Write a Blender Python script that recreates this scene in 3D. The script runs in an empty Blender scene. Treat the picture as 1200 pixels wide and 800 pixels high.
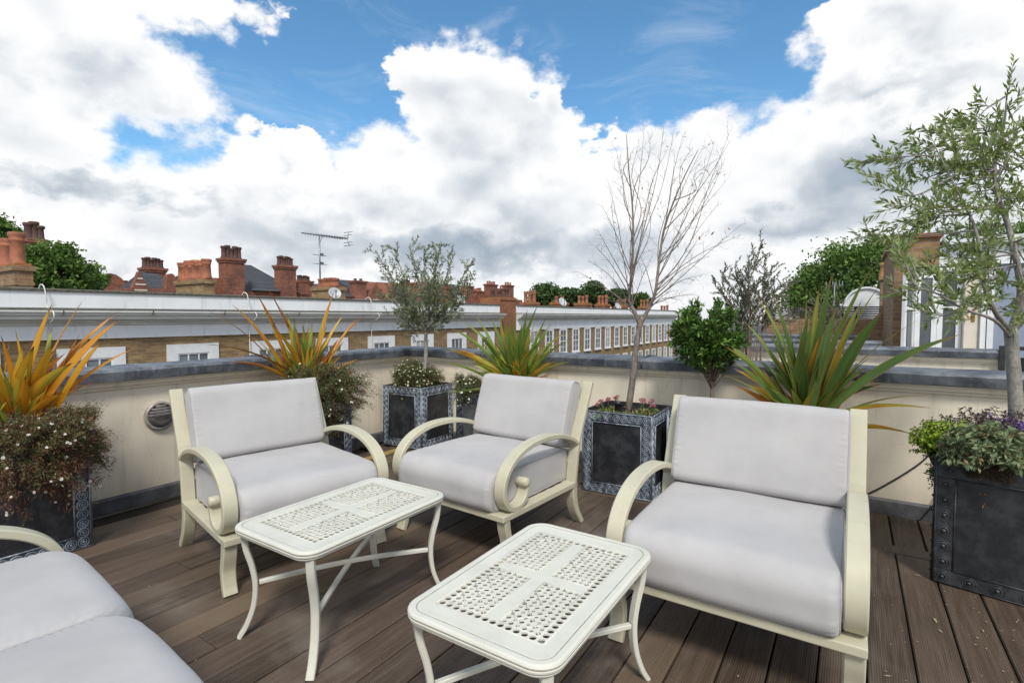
import bpy, bmesh, math, random
import numpy as np
from mathutils import Vector, Matrix, noise as mnoise
R = math.radians
random.seed(7); rng = np.random.default_rng(7)
scene = bpy.context.scene
COL = scene.collection

# ------------------------------------------------------------------ camera frame
CF, CH = 610.0, 1.5
PITCH = math.atan(29 / CF); YAW = math.atan(400 / CF * math.cos(PITCH))
cy, sy, cp, sp = math.cos(YAW), math.sin(YAW), math.cos(PITCH), math.sin(PITCH)
AF = Vector((-sy * cp, cy * cp, -sp)); AR = Vector((cy, sy, 0)); AU = Vector((-sy * sp, cy * sp, cp))
CAM = Vector((0, 0, CH))
def ray(px, py): return AF + AR * ((px - 600) / CF) + AU * ((400 - py) / CF)
def at(px, py, d): return CAM + ray(px, py) * d                 # a point d metres into the scene
def onX(px, py, X): r = ray(px, py); return CAM + r * (X / r.x)
def onY(px, py, Y): r = ray(px, py); return CAM + r * (Y / r.y)
def onZ(px, py, Z): r = ray(px, py); return CAM + r * ((Z - CH) / r.z)

# ------------------------------------------------------------------ node helpers
class NT:
    def __init__(s, tree): s.t = tree; s.n = tree.nodes; s.l = tree.links
    def new(s, typ, **kw):
        n = s.n.new(typ)
        for k, v in kw.items(): setattr(n, k, v)
        return n
    def put(s, inp, v):
        if v is None: return
        if isinstance(v, bpy.types.NodeSocket): s.l.new(v, inp)
        else:
            if isinstance(v, (tuple, list)) and inp.type == 'RGBA' and len(v) == 3: v = (*v, 1)
            inp.default_value = v
    def m(s, op, a, b=None, c=None, clamp=False):
        n = s.new('ShaderNodeMath', operation=op, use_clamp=clamp)
        for i, v in enumerate((a, b, c)): s.put(n.inputs[i], v)
        return n.outputs[0]
    def vm(s, op, a, b=None, out=0):
        n = s.new('ShaderNodeVectorMath', operation=op)
        s.put(n.inputs[0], a)
        if b is not None: s.put(n.inputs['Scale' if op == 'SCALE' else 1], b)
        return n.outputs['Value'] if op in ('LENGTH', 'DISTANCE', 'DOT_PRODUCT') else n.outputs[0]
    def mix(s, f, a, b, blend='MIX'):
        n = s.new('ShaderNodeMix', data_type='RGBA', blend_type=blend)
        s.put(n.inputs[0], f); s.put(n.inputs[6], a); s.put(n.inputs[7], b)
        return n.outputs[2]
    def ramp(s, f, stops, interp='LINEAR'):
        n = s.new('ShaderNodeValToRGB'); r = n.color_ramp; r.interpolation = interp
        while len(r.elements) < len(stops): r.elements.new(0.5)
        for e, (p, c) in zip(r.elements, stops):
            e.position = p; e.color = (*c, 1) if isinstance(c, (tuple, list)) else (c, c, c, 1)
        s.put(n.inputs[0], f); return n.outputs[0]
    def rng(s, v, a, b, c=0., d=1., typ='SMOOTHSTEP'):
        n = s.new('ShaderNodeMapRange', interpolation_type=typ)
        for i, x in enumerate((v, a, b, c, d)): s.put(n.inputs[i], x)
        return n.outputs[0]
    def noise(s, vec, scale, detail=4, rough=.55, dist=0., out=0):
        n = s.new('ShaderNodeTexNoise'); s.put(n.inputs['Vector'], vec)
        n.inputs['Scale'].default_value = scale; n.inputs['Detail'].default_value = detail
        n.inputs['Roughness'].default_value = rough; n.inputs['Distortion'].default_value = dist
        return n.outputs[out]
    def mapping(s, vec, scale=(1, 1, 1), loc=(0, 0, 0)):
        n = s.new('ShaderNodeMapping'); s.put(n.inputs[0], vec)
        n.inputs['Scale'].default_value = scale; n.inputs['Location'].default_value = loc
        return n.outputs[0]
    def attr(s, name): return s.new('ShaderNodeAttribute', attribute_name=name)

MATS = {}
def material(name):
    m = bpy.data.materials.new(name); m.use_nodes = True; MATS[name] = m
    t = NT(m.node_tree); b = t.n['Principled BSDF']
    return m, t, b
def bump(t, b, h, strength=.3, dist=.01):
    n = t.new('ShaderNodeBump'); n.inputs['Strength'].default_value = strength; n.inputs['Distance'].default_value = dist
    t.put(n.inputs['Height'], h); t.l.new(n.outputs[0], b.inputs['Normal'])
def obj_co(t): return t.new('ShaderNodeTexCoord').outputs['Object']
def geo_pos(t): return t.new('ShaderNodeNewGeometry').outputs['Position']

def basic(name, c1, c2=None, scale=4., rough=.6, bmp=.15, bdist=.004, detail=6, metal=0., bscale=None, spec=.5, world=False):
    m, t, b = material(name); co = geo_pos(t) if world else obj_co(t)
    f = t.rng(t.noise(co, scale, detail), .3, .7)
    t.put(b.inputs['Base Color'], t.mix(f, c1, c2 or tuple(x * .8 for x in c1)))
    b.inputs['Roughness'].default_value = rough; b.inputs['Metallic'].default_value = metal
    b.inputs['Specular IOR Level'].default_value = spec
    if bmp: bump(t, b, t.noise(co, bscale or scale * 12, 5), bmp, bdist)
    return m

def wall_uv(t, co):                                   # brick coordinates on whichever side a face points
    g = t.new('ShaderNodeNewGeometry').outputs['Normal']
    sn = t.new('ShaderNodeSeparateXYZ'); t.put(sn.inputs[0], g)
    s = t.new('ShaderNodeSeparateXYZ'); t.put(s.inputs[0], co)
    k = t.m('GREATER_THAN', t.m('ABSOLUTE', sn.outputs[0]), .6)
    h = t.m('ADD', t.m('MULTIPLY', s.outputs[1], k), t.m('MULTIPLY', s.outputs[0], t.m('SUBTRACT', 1., k)))
    c = t.new('ShaderNodeCombineXYZ'); t.put(c.inputs[0], h); t.put(c.inputs[1], s.outputs[2])
    return c.outputs[0]
def brick(name, c1, c2, mortar, dirt=(.08, .07, .06), dirt_amt=.5, bw=.225, rh=.075):
    m, t, b = material(name); co = geo_pos(t); uv = wall_uv(t, co)
    n = t.new('ShaderNodeTexBrick'); t.put(n.inputs['Vector'], uv)
    n.inputs['Scale'].default_value = 1.; n.inputs['Brick Width'].default_value = bw; n.inputs['Row Height'].default_value = rh
    n.inputs['Mortar Size'].default_value = .007; n.inputs['Mortar Smooth'].default_value = .3; n.inputs['Bias'].default_value = -.1
    n.offset = .5
    t.put(n.inputs['Color1'], c1); t.put(n.inputs['Color2'], c2); t.put(n.inputs['Mortar'], mortar)
    v = t.noise(co, 1.3, 6, .65); d = t.rng(v, .42, .72)
    vv = t.noise(t.mapping(uv, (4.4, 13.3, 1)), 1., 1)
    c = t.mix(t.m('MULTIPLY', t.rng(vv, .35, .7), .5), n.outputs[0], tuple(x * .45 for x in c1))
    c = t.mix(t.m('MULTIPLY', d, dirt_amt), c, dirt)
    t.put(b.inputs['Base Color'], c); b.inputs['Roughness'].default_value = .9
    bump(t, b, t.m('MULTIPLY', n.outputs[1], -1.), .4, .01)
    return m

# ------------------------------------------------------------------ materials
def build_materials():
    # cushions: woven outdoor fabric
    m, t, b = material('cushion_fabric'); co = obj_co(t)
    w = t.new('ShaderNodeTexWave'); t.put(w.inputs[0], co); w.inputs['Scale'].default_value = 260; w.bands_direction = 'X'
    w2 = t.new('ShaderNodeTexWave'); t.put(w2.inputs[0], co); w2.inputs['Scale'].default_value = 260; w2.bands_direction = 'Y'
    f = t.rng(t.noise(co, 3, 5, .6), .3, .75)
    c = t.mix(f, (.465, .452, .447), (.40, .388, .384))
    c = t.mix(t.m('MULTIPLY', t.rng(t.noise(co, 9, 6, .7, .4), .58, .75), .22), c, (.36, .34, .32))
    t.put(b.inputs['Base Color'], c); b.inputs['Roughness'].default_value = .85
    b.inputs['Sheen Weight'].default_value = .15; b.inputs['Specular IOR Level'].default_value = .2
    h = t.m('ADD', t.m('MULTIPLY', t.m('ADD', w.outputs[1], w2.outputs[1]), .03), t.noise(t.mapping(co, (1, 1, 1)), 7, 4, .5, .3))
    bump(t, b, h, .35, .008)
    basic('piping_fabric', (.40, .385, .39), (.34, .33, .33), 40, .9, .1)
    # cream powder-coated aluminium
    m, t, b = material('cream_metal'); co = obj_co(t)
    f = t.rng(t.noise(co, 5, 6, .6), .3, .75)
    c = t.mix(f, (.535, .508, .372), (.46, .437, .325))
    c = t.mix(t.m('MULTIPLY', t.rng(t.noise(co, 26, 6, .7), .56, .76), .45), c, (.36, .33, .25))
    t.put(b.inputs['Base Color'], c); b.inputs['Roughness'].default_value = .42
    bump(t, b, t.noise(co, 60, 4), .06, .003)
    m, t, b = material('white_metal'); co = obj_co(t)
    f = t.rng(t.noise(co, 6, 6, .65), .35, .75)
    c = t.mix(f, (.64, .63, .545), (.57, .56, .485))
    c = t.mix(t.m('MULTIPLY', t.rng(t.noise(co, 40, 5, .7), .62, .78), .3), c, (.36, .35, .3))
    t.put(b.inputs['Base Color'], c); b.inputs['Roughness'].default_value = .38
    bump(t, b, t.noise(co, 70, 4), .08, .003)
    basic('groove_line', (.24, .235, .2), (.4, .39, .34), 30, .7)
    # deck boards
    m, t, b = material('deck_wood'); co = geo_pos(t); r = t.attr('rnd').outputs['Fac']
    off = t.new('ShaderNodeCombineXYZ'); t.put(off.inputs[0], t.m('MULTIPLY', r, 37.)); t.put(off.inputs[1], t.m('MULTIPLY', r, 91.))
    pc = t.vm('ADD', co, off.outputs[0])
    g = t.noise(t.mapping(pc, (22, 1.1, 10)), 1.6, 8, .68, .3)
    fine = t.noise(t.mapping(pc, (160, 2.5, 20)), 1.5, 4, .6)
    base = t.ramp(r, [(0, (.046, .030, .019)), (.4, (.078, .052, .034)), (.75, (.13, .09, .058)), (1, (.20, .14, .08))])
    c = t.mix(t.rng(g, .35, .7), base, t.mix(.5, base, (.17, .125, .095)))
    c = t.mix(t.m('MULTIPLY', t.rng(fine, .45, .75), .45), c, (.035, .026, .02))
    st = t.noise(co, 1.1, 6, .6, .4)
    c = t.mix(t.m('MULTIPLY', t.rng(st, .5, .72), .42), c, (.25, .215, .175))       # weathered grey patches
    c = t.mix(t.m('MULTIPLY', t.rng(t.noise(co, .9, 5, .6), .55, .75), .35), c, (.05, .045, .022))   # algae
    sp_ = t.new('ShaderNodeTexVoronoi'); t.put(sp_.inputs[0], co); sp_.inputs['Scale'].default_value = 26
    c = t.mix(t.rng(sp_.outputs[0], .05, .03), c, (.30, .26, .20))
    t.put(b.inputs['Base Color'], c)
    t.put(b.inputs['Roughness'], t.rng(st, .3, .7, .38, .68))
    wv = t.new('ShaderNodeTexWave'); t.put(wv.inputs[0], co); wv.bands_direction = 'X'; wv.inputs['Scale'].default_value = 34
    bump(t, b, t.m('ADD', t.m('MULTIPLY', wv.outputs[1], .55), t.m('MULTIPLY', g, .5)), .55, .004)
    basic('deck_joist', (.03, .022, .016), (.02, .016, .012), 6, .8)
    # rendered parapet
    m, t, b = material('cream_render'); co = geo_pos(t)
    f = t.noise(co, 1.6, 7, .62)
    c = t.mix(t.rng(f, .35, .7), (.84, .755, .60), (.77, .685, .54))
    streak = t.noise(t.mapping(co, (9, 9, .7)), 1.2, 5, .6)
    c = t.mix(t.m('MULTIPLY', t.rng(streak, .50, .78), .42), c, (.34, .29, .23))
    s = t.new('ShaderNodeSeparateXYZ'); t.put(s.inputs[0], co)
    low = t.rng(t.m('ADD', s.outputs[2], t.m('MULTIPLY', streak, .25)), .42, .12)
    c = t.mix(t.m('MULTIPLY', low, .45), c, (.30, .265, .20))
    crk = t.new('ShaderNodeTexVoronoi', feature='DISTANCE_TO_EDGE'); t.put(crk.inputs[0], t.vm('ADD', co, t.vm('SCALE', t.noise(co, 3, 4, out=1), .4))); crk.inputs['Scale'].default_value = 1.1
    c = t.mix(t.m('MULTIPLY', t.rng(crk.outputs[0], .004, .001), .16), c, (.25, .21, .17))
    t.put(b.inputs['Base Color'], c); b.inputs['Roughness'].default_value = .88
    bump(t, b, t.noise(co, 38, 6, .6), .25, .006)
    # lead coping
    m, t, b = material('lead'); co = geo_pos(t)
    f = t.noise(co, 3.5, 8, .7, .3); stk = t.noise(t.mapping(co, (14, 14, 1.5)), 2, 5, .65)
    c = t.mix(t.rng(f, .35, .68), (.065, .072, .085), (.21, .225, .25))
    c = t.mix(t.m('MULTIPLY', t.rng(stk, .52, .74), .42), c, (.33, .36, .40))
    c = t.mix(t.m('MULTIPLY', t.rng(t.noise(co, 8, 6, .7), .6, .75), .5), c, (.04, .045, .055))
    t.put(b.inputs['Base Color'], c); b.inputs['Roughness'].default_value = .5; b.inputs['Metallic'].default_value = .25
    bump(t, b, t.m('ADD', t.noise(co, 6, 5), t.m('MULTIPLY', stk, .3)), .5, .012)
    basic('lead_skirting', (.05, .052, .058), (.13, .13, .135), 7, .6, .4, .01, world=True)
    # planters: lead with chalky patina, and the plain blackened one
    for nm, dark, mid, chalk, a, lo in (('lead_panel', (.018, .019, .022), (.05, .053, .06), (.20, .23, .27), .35, .60), ('patina', (.028, .032, .04), (.085, .10, .125), (.28, .32, .38), .7, .58),
                          ('patina_line', (.10, .12, .15), (.27, .31, .36), (.45, .50, .57), .8, .46), ('black_panel', (.02, .021, .023), (.045, .046, .05), (.12, .12, .125), .3, .6), ('black_lead', (.022, .023, .026), (.06, .062, .067), (.13, .135, .145), .5, .55),
                          ('grey_panel', (.07, .072, .075), (.12, .125, .13), (.25, .27, .3), .4, .6)):
        m, t, b = material(nm); co = obj_co(t)
        n1 = t.noise(co, 9, 8, .7, .2); n2 = t.noise(t.mapping(co, (10, 10, 2.2)), 1.6, 6, .65)
        c = t.mix(t.rng(n1, .4, .65), dark, mid)
        c = t.mix(t.m('MULTIPLY', t.rng(n2, lo, lo + .16), a), c, chalk)
        t.put(b.inputs['Base Color'], c); b.inputs['Roughness'].default_value = .48; b.inputs['Metallic'].default_value = .15
        bump(t, b, n1, .25, .004)
    basic('soil', (.035, .025, .018), (.07, .05, .035), 30, .95, .8, .02)
    # facades
    brick('stock_brick', (.36, .235, .10), (.19, .115, .055), (.34, .28, .20), (.11, .08, .05), .40)
    brick('red_brick', (.31, .105, .06), (.20, .065, .04), (.31, .20, .135), (.07, .04, .035), .7)
    brick('orange_brick', (.36, .13, .05), (.24, .085, .04), (.3, .2, .13), (.10, .06, .04), .4)
    brick('stair_brick', (.34, .21, .10), (.24, .12, .065), (.32, .26, .19), (.09, .065, .045), .4)
    brick('slate', (.055, .06, .07), (.085, .09, .10), (.02, .022, .026), (.04, .045, .05), .4, .25, .16)
    brick('slate_shingle', (.07, .045, .045), (.11, .075, .07), (.025, .02, .02), (.05, .04, .04), .4, .22, .1)
    m, t, b = material('white_stucco'); co = geo_pos(t); f = t.noise(co, 1.2, 5)
    c = t.mix(t.rng(f, .3, .7), (.86, .87, .875), (.77, .785, .79)); sk = t.noise(t.mapping(co, (3, 3, .35)), 2.2, 6, .65)
    c = t.mix(t.m('MULTIPLY', t.rng(sk, .52, .75), .4), c, (.38, .38, .36)); t.put(b.inputs['Base Color'], c); b.inputs['Roughness'].default_value = .8
    basic('stucco_grey', (.70, .695, .66), (.60, .59, .55), 1.5, .8, .1, world=True)
    basic('moss_dark', (.07, .068, .055), (.19, .175, .14), 14, .95, .6, .02, world=True)
    basic('white_paint', (.78, .79, .79), (.7, .71, .71), 5, .5, .05, world=True)
    basic('cream_paint', (.66, .60, .50), (.58, .53, .44), 5, .5, .05, world=True)
    basic('terracotta', (.40, .15, .075), (.22, .08, .05), 5, .8, .3, .01, world=True)
    basic('buff_pot', (.62, .30, .12), (.5, .22, .08), 5, .8, .3, .01, world=True)
    basic('buff_dark', (.33, .15, .08), (.2, .08, .05), 6, .8, .3, .01, world=True)
    basic('dark_pot', (.06, .035, .03), (.12, .06, .045), 6, .8, .3, .01, world=True)
    basic('lichen', (.34, .19, .03), (.30, .09, .04), 9, .9, .5, .01, world=True)
    basic('roof_felt', (.16, .165, .17), (.11, .11, .115), 1.4, .85, .3, .01, world=True)
    basic('asphalt', (.06, .06, .06), (.045, .045, .045), .6, .9, 0, world=True)
    basic('blue_render', (.30, .345, .43), (.25, .29, .37), 3, .85, .2, world=True)
    basic('black_metal', (.018, .018, .02), (.03, .03, .032), 9, .45, .05)
    basic('grey_metal', (.28, .29, .3), (.2, .2, .21), 9, .4, .05, metal=.7)
    basic('lamp_metal', (.50, .47, .42), (.30, .28, .25), 22, .5, .1, metal=.2)
    basic('lamp_hood', (.10, .095, .09), (.17, .16, .145), 12, .55, .2)
    basic('brass', (.45, .27, .07), (.35, .2, .05), 9, .35, .05, metal=.9)
    basic('dish_white', (.48, .50, .52), (.42, .44, .46), 2, .5, 0)
    basic('pale_batten', (.36, .26, .085), (.27, .19, .07), 12, .8, .3)
    basic('litter', (.30, .24, .15), (.42, .36, .22), 40, .8, 0)
    for nm, c, ro in (('window_glass', (.10, .115, .125), .08), ('dark_glass', (.06, .066, .072), .06)):
        m, t, b = material(nm); co = geo_pos(t)
        ri = t.new('ShaderNodeObjectInfo').outputs['Random']; t.put(b.inputs['Base Color'], t.mix(t.m('MULTIPLY', t.m('GREATER_THAN', ri, .72), .6 if nm == 'window_glass' else 0.), t.mix(t.rng(t.noise(co, 1.2, 3), .35, .65), c, tuple(x * 2.0 for x in c)), (.55, .54, .5)))
        b.inputs['Roughness'].default_value = ro; bump(t, b, t.noise(co, 2, 2), .03, .01)
    # bark
    for nm, a_, b_ in (('bark_grey', (.20, .18, .155), (.33, .31, .28)), ('bark_brown', (.13, .09, .07), (.25, .185, .15)), ('bark_red', (.12, .095, .08), (.25, .21, .18)), ('bark_dark', (.05, .04, .03), (.10, .08, .06))):
        m, t, b = material(nm); co = obj_co(t)
        n1 = t.noise(t.mapping(co, (1, 1, .35)), 42, 7, .7)
        ln = t.noise(t.mapping(co, (1, 1, 6)), 18, 3, .6)
        c = t.mix(t.rng(n1, .35, .65), a_, b_)
        c = t.mix(t.m('MULTIPLY', t.rng(ln, .55, .68), .5), c, tuple(x * .5 for x in a_))
        t.put(b.inputs['Base Color'], c); b.inputs['Roughness'].default_value = .85
        bump(t, b, n1, .6, .006)
    # leaves: colour spread by a per-leaf random number
    def leafmat(nm, stops, rough=.5, trans=.3, back=None):
        m, t, b = material(nm); r = t.attr('rnd').outputs['Fac']
        c = t.ramp(r, stops)
        if back:
            bf = t.new('ShaderNodeNewGeometry').outputs['Backfacing']; c = t.mix(bf, c, back)
        t.put(b.inputs['Base Color'], c); b.inputs['Roughness'].default_value = rough
        b.inputs['Specular IOR Level'].default_value = .35
        tr = t.new('ShaderNodeBsdfTranslucent'); t.put(tr.inputs[0], c)
        mx = t.new('ShaderNodeMixShader'); mx.inputs[0].default_value = trans
        t.l.new(b.outputs[0], mx.inputs[1]); t.l.new(tr.outputs[0], mx.inputs[2])
        t.l.new(mx.outputs[0], t.n['Material Output'].inputs[0])
        return m
    leafmat('leaf_olive', [(0, (.09, .15, .025)), (.4, (.18, .25, .05)), (.75, (.31, .37, .10)), (1, (.44, .46, .2))], .4, .38, (.28, .34, .15))
    leafmat('leaf_olive_small', [(0, (.10, .14, .045)), (.5, (.20, .245, .09)), (1, (.38, .40, .2))], .5, .25, (.2, .22, .15))
    leafmat('leaf_laurel', [(0, (.035, .085, .015)), (.5, (.08, .17, .03)), (.85, (.15, .27, .05)), (1, (.25, .36, .08))], .35, .25)
    leafmat('leaf_grey', [(0, (.07, .085, .05)), (.6, (.14, .16, .10)), (1, (.24, .23, .15))], .6, .2)
    leafmat('leaf_tree', [(0, (.04, .09, .015)), (.5, (.09, .17, .03)), (.85, (.17, .27, .05)), (1, (.26, .34, .08))], .6, .25)
    leafmat('leaf_tree_dark', [(0, (.03, .065, .02)), (.6, (.065, .12, .03)), (1, (.13, .19, .05))], .6, .2)
    leafmat('leaf_daisy', [(0, (.06, .09, .03)), (.6, (.13, .175, .06)), (1, (.24, .28, .14))], .6, .25)
    leafmat('stem_dry', [(0, (.06, .028, .018)), (.4, (.13, .06, .034)), (.8, (.21, .11, .055)), (1, (.32, .20, .10))], .8, .1)
    leafmat('stem_dry_green', [(0, (.06, .04, .02)), (.5, (.12, .09, .035)), (1, (.2, .17, .07))], .8, .15)
    leafmat('petal_white', [(0, (.80, .72, .72)), (.5, (.85, .84, .80)), (1, (.78, .55, .60))], .6, .2)
    leafmat('petal_cream', [(0, (.70, .68, .42)), (.5, (.82, .82, .66)), (1, (.80, .78, .5))], .6, .2)
    leafmat('leaf_lime', [(0, (.16, .26, .02)), (.5, (.30, .42, .03)), (1, (.48, .58, .06))], .5, .35)
    leafmat('leaf_sage', [(0, (.10, .14, .07)), (.5, (.19, .24, .12)), (.85, (.27, .30, .15)), (1, (.30, .17, .08))], .65, .25)
    leafmat('leaf_purple', [(0, (.05, .035, .045)), (.5, (.11, .07, .09)), (1, (.18, .15, .13))], .7, .2)
    leafmat('petal_violet', [(0, (.20, .10, .48)), (.5, (.34, .20, .66)), (1, (.44, .32, .70))], .6, .25)
    leafmat('petal_pink', [(0, (.42, .10, .13)), (.5, (.55, .18, .22)), (1, (.62, .34, .36))], .6, .25)
    leafmat('leaf_succulent', [(0, (.10, .17, .04)), (.5, (.17, .27, .06)), (.8, (.30, .22, .12)), (1, (.40, .20, .14))], .4, .2)
    leafmat('leaf_dry', [(0, (.30, .12, .04)), (1, (.42, .2, .07))], .7, .2)
    leafmat('grass', [(0, (.04, .08, .02)), (1, (.08, .14, .03))], .8, 0)
    # strap leaves: u across, v along, per-blade tone
    def blademat(nm, ramp_, edge, tip, midc):
        m, t, b = material(nm); r = t.attr('rnd').outputs['Fac']
        uv = t.new('ShaderNodeUVMap'); uv.uv_map = 'UVMap'
        s = t.new('ShaderNodeSeparateXYZ'); t.l.new(uv.outputs[0], s.inputs[0])
        off = t.new('ShaderNodeCombineXYZ'); t.put(off.inputs[0], t.m('MULTIPLY', s.outputs[0], 9.)); t.put(off.inputs[1], t.m('MULTIPLY', s.outputs[1], 1.2)); t.put(off.inputs[2], t.m('MULTIPLY', r, 60.))
        n1 = t.noise(off.outputs[0], 1.4, 4, .6)
        n2 = t.noise(t.vm('MULTIPLY', off.outputs[0], (.15, 2.2, 1)), 1.3, 3, .5)
        rr = t.m('ADD', r, t.m('MULTIPLY', t.m('SUBTRACT', n1, .5), .55))
        rr = t.m('ADD', rr, t.m('MULTIPLY', t.m('SUBTRACT', n2, .45), .75))
        c = t.ramp(rr, ramp_)
        e = t.rng(t.m('ABSOLUTE', t.m('SUBTRACT', s.outputs[0], .5)), .40, .5)
        c = t.mix(t.m('MULTIPLY', e, .8), c, edge)
        mid = t.rng(t.m('ABSOLUTE', t.m('SUBTRACT', s.outputs[0], .5)), .06, .02)
        c = t.mix(t.m('MULTIPLY', mid, .4), c, midc)
        c = t.mix(t.rng(t.m('ADD', s.outputs[1], t.m('MULTIPLY', n1, .12)), .93, 1.04), c, tip)
        t.put(b.inputs['Base Color'], c); b.inputs['Roughness'].default_value = .42
        tr = t.new('ShaderNodeBsdfTranslucent'); t.put(tr.inputs[0], c)
        mx = t.new('ShaderNodeMixShader'); mx.inputs[0].default_value = .38
        t.l.new(b.outputs[0], mx.inputs[1]); t.l.new(tr.outputs[0], mx.inputs[2])
        t.l.new(mx.outputs[0], t.n['Material Output'].inputs[0])
        bump(t, b, t.noise(t.vm('MULTIPLY', off.outputs[0], (6, .3, 1)), 2., 2), .2, .002)
    G1, G2, G3 = (.10, .18, .03), (.20, .31, .05), (.36, .44, .07)
    Y1, O1, B1 = (.62, .38, .03), (.62, .22, .015), (.20, .07, .03)
    blademat('blade_orange', [(0, G2), (.28, G3), (.48, Y1), (.7, (.66, .29, .015)), (.9, O1), (1, B1)], (.35, .10, .02), (.13, .05, .03), (.5, .4, .08))
    blademat('blade_mixed', [(0, G1), (.30, G2), (.52, G3), (.68, Y1), (.86, O1), (1, B1)], (.40, .12, .03), (.14, .06, .035), (.4, .4, .08))
    blademat('blade_green', [(0, G1), (.45, G2), (.72, G3), (.86, Y1), (1, O1)], (.42, .22, .04), (.28, .14, .05), (.22, .3, .07))
    blademat('blade_deep', [(0, (.07, .14, .035)), (.4, (.14, .24, .05)), (.72, (.26, .37, .07)), (.9, Y1), (1, O1)], (.5, .24, .05), (.32, .16, .06), (.22, .3, .08))

# ------------------------------------------------------------------ mesh builder
class MB:
    def __init__(s): s.v = []; s.f = []; s.r = []; s.cur = 0.; s.sm = []
    def add(s, vs, fs, smooth=False):
        o = len(s.v); s.v += [tuple(v) for v in vs]
        s.f += [tuple(i + o for i in f) for f in fs]; s.r += [s.cur] * len(fs); s.sm += [smooth] * len(fs)
    def box(s, x0, x1, y0, y1, z0, z1):
        if x0 > x1: x0, x1 = x1, x0
        if y0 > y1: y0, y1 = y1, y0
        v = [(x, y, z) for z in (z0, z1) for y in (y0, y1) for x in (x0, x1)]
        s.add(v, [(0, 2, 3, 1), (4, 5, 7, 6), (0, 1, 5, 4), (2, 6, 7, 3), (0, 4, 6, 2), (1, 3, 7, 5)])
    def obox(s, c, ax, ay, az):
        c, ax, ay, az = map(Vector, (c, ax, ay, az))
        v = [c + ax * i + ay * j + az * k for k in (-1, 1) for j in (-1, 1) for i in (-1, 1)]
        s.add(v, [(0, 2, 3, 1), (4, 5, 7, 6), (0, 1, 5, 4), (2, 6, 7, 3), (0, 4, 6, 2), (1, 3, 7, 5)])
    def loops(s, loops, cap=True, closed=True, smooth=False):
        n = len(loops[0]); vs = [p for l in loops for p in l]; fs = []
        for a in range(len(loops) - 1):
            for i in range(n if closed else n - 1):
                j = (i + 1) % n; fs.append((a * n + i, a * n + j, (a + 1) * n + j, (a + 1) * n + i))
        s.add(vs, fs, smooth)
        if cap:
            o = len(s.v) - len(vs); k = (len(loops) - 1) * n
            s.f += [tuple(o + i for i in reversed(range(n))), tuple(o + k + i for i in range(n))]; s.r += [s.cur] * 2; s.sm += [False] * 2
    def tube(s, pts, rad, n=6, smooth=True, cap=True):
        pts = [Vector(p) for p in pts]; L = []
        if not hasattr(rad, '__len__'): rad = [rad] * len(pts)
        ref = Vector((0, 0, 1)) if abs((pts[-1] - pts[0]).normalized().z) < .9 else Vector((1, 0, 0))
        for i, p in enumerate(pts):
            t = (pts[min(i + 1, len(pts) - 1)] - pts[max(i - 1, 0)]).normalized()
            u = t.cross(ref)
            if u.length < 1e-4: u = t.orthogonal()
            u.normalize(); w = t.cross(u)
            L.append([p + (u * math.cos(a) + w * math.sin(a)) * rad[i] for a in (2 * math.pi * k / n for k in range(n))])
        s.loops(L, cap, smooth=smooth)
    def sweep(s, pts, wdir, w, th, ch=.004, smooth=False):
        """flat bar: width w along wdir, thickness th in the plane of the path, eased edges"""
        pts = [Vector(p) for p in pts]; wd = Vector(wdir).normalized(); L = []
        for i, p in enumerate(pts):
            t = (pts[min(i + 1, len(pts) - 1)] - pts[max(i - 1, 0)]).normalized(); nn = t.cross(wd).normalized()
            ww = w[i] if hasattr(w, '__len__') else w; tt = th[i] if hasattr(th, '__len__') else th
            a, b_ = ww / 2, tt / 2
            pr = [(-a + ch, -b_), (a - ch, -b_), (a, -b_ + ch), (a, b_ - ch), (a - ch, b_), (-a + ch, b_), (-a, b_ - ch), (-a, -b_ + ch)]
            L.append([p + wd * x + nn * y for x, y in pr])
        s.loops(L, True, smooth=smooth)
    def lathe(s, prof, c=(0, 0, 0), n=16, axis='z', smooth=True, cap=True):
        c = Vector(c); L = []
        for r_, z in prof:
            l = []
            for k in range(n):
                a = 2 * math.pi * k / n; x, y = r_ * math.cos(a), r_ * math.sin(a)
                q = {'z': (x, y, z), 'x': (z, x, y), 'y': (y, z, x)}[axis]
                l.append(c + Vector(q))
            L.append(l)
        s.loops(L, cap, smooth=smooth)
    def build(s, name, mat, parent=None, bevel=0, label=None):
        me = bpy.data.meshes.new(name); me.from_pydata(s.v, [], s.f); me.update()
        me.polygons.foreach_set('use_smooth', s.sm)
        a = me.attributes.new('rnd', 'FLOAT', 'FACE'); a.data.foreach_set('value', s.r)
        bm = bmesh.new(); bm.from_mesh(me); bmesh.ops.recalc_face_normals(bm, faces=bm.faces); bm.to_mesh(me); bm.free()
        me.materials.append(MATS[mat])
        o = bpy.data.objects.new(name, me); COL.objects.link(o)
        if parent: o.parent = parent
        if bevel:
            m = o.modifiers.new('b', 'BEVEL'); m.width = bevel; m.segments = 2; m.limit_method = 'ANGLE'; m.angle_limit = R(40)
        if label: o['label'] = label
        return o
def empty(name, loc, rz=0.):
    o = bpy.data.objects.new(name, None); COL.objects.link(o); o.location = loc; o.rotation_euler = (0, 0, rz); o.empty_display_size = .1
    return o
def tag(o, label, cat, group=None):
    o['label'] = label; o['category'] = cat
    if group: o['group'] = group
    return o
def structure(o): o['kind'] = 'structure'; return o
def copy_tree(o, parent=None):
    c = o.copy(); COL.objects.link(c); c.parent = parent
    for ch in list(o.children): copy_tree(ch, c)
    return c

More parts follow.
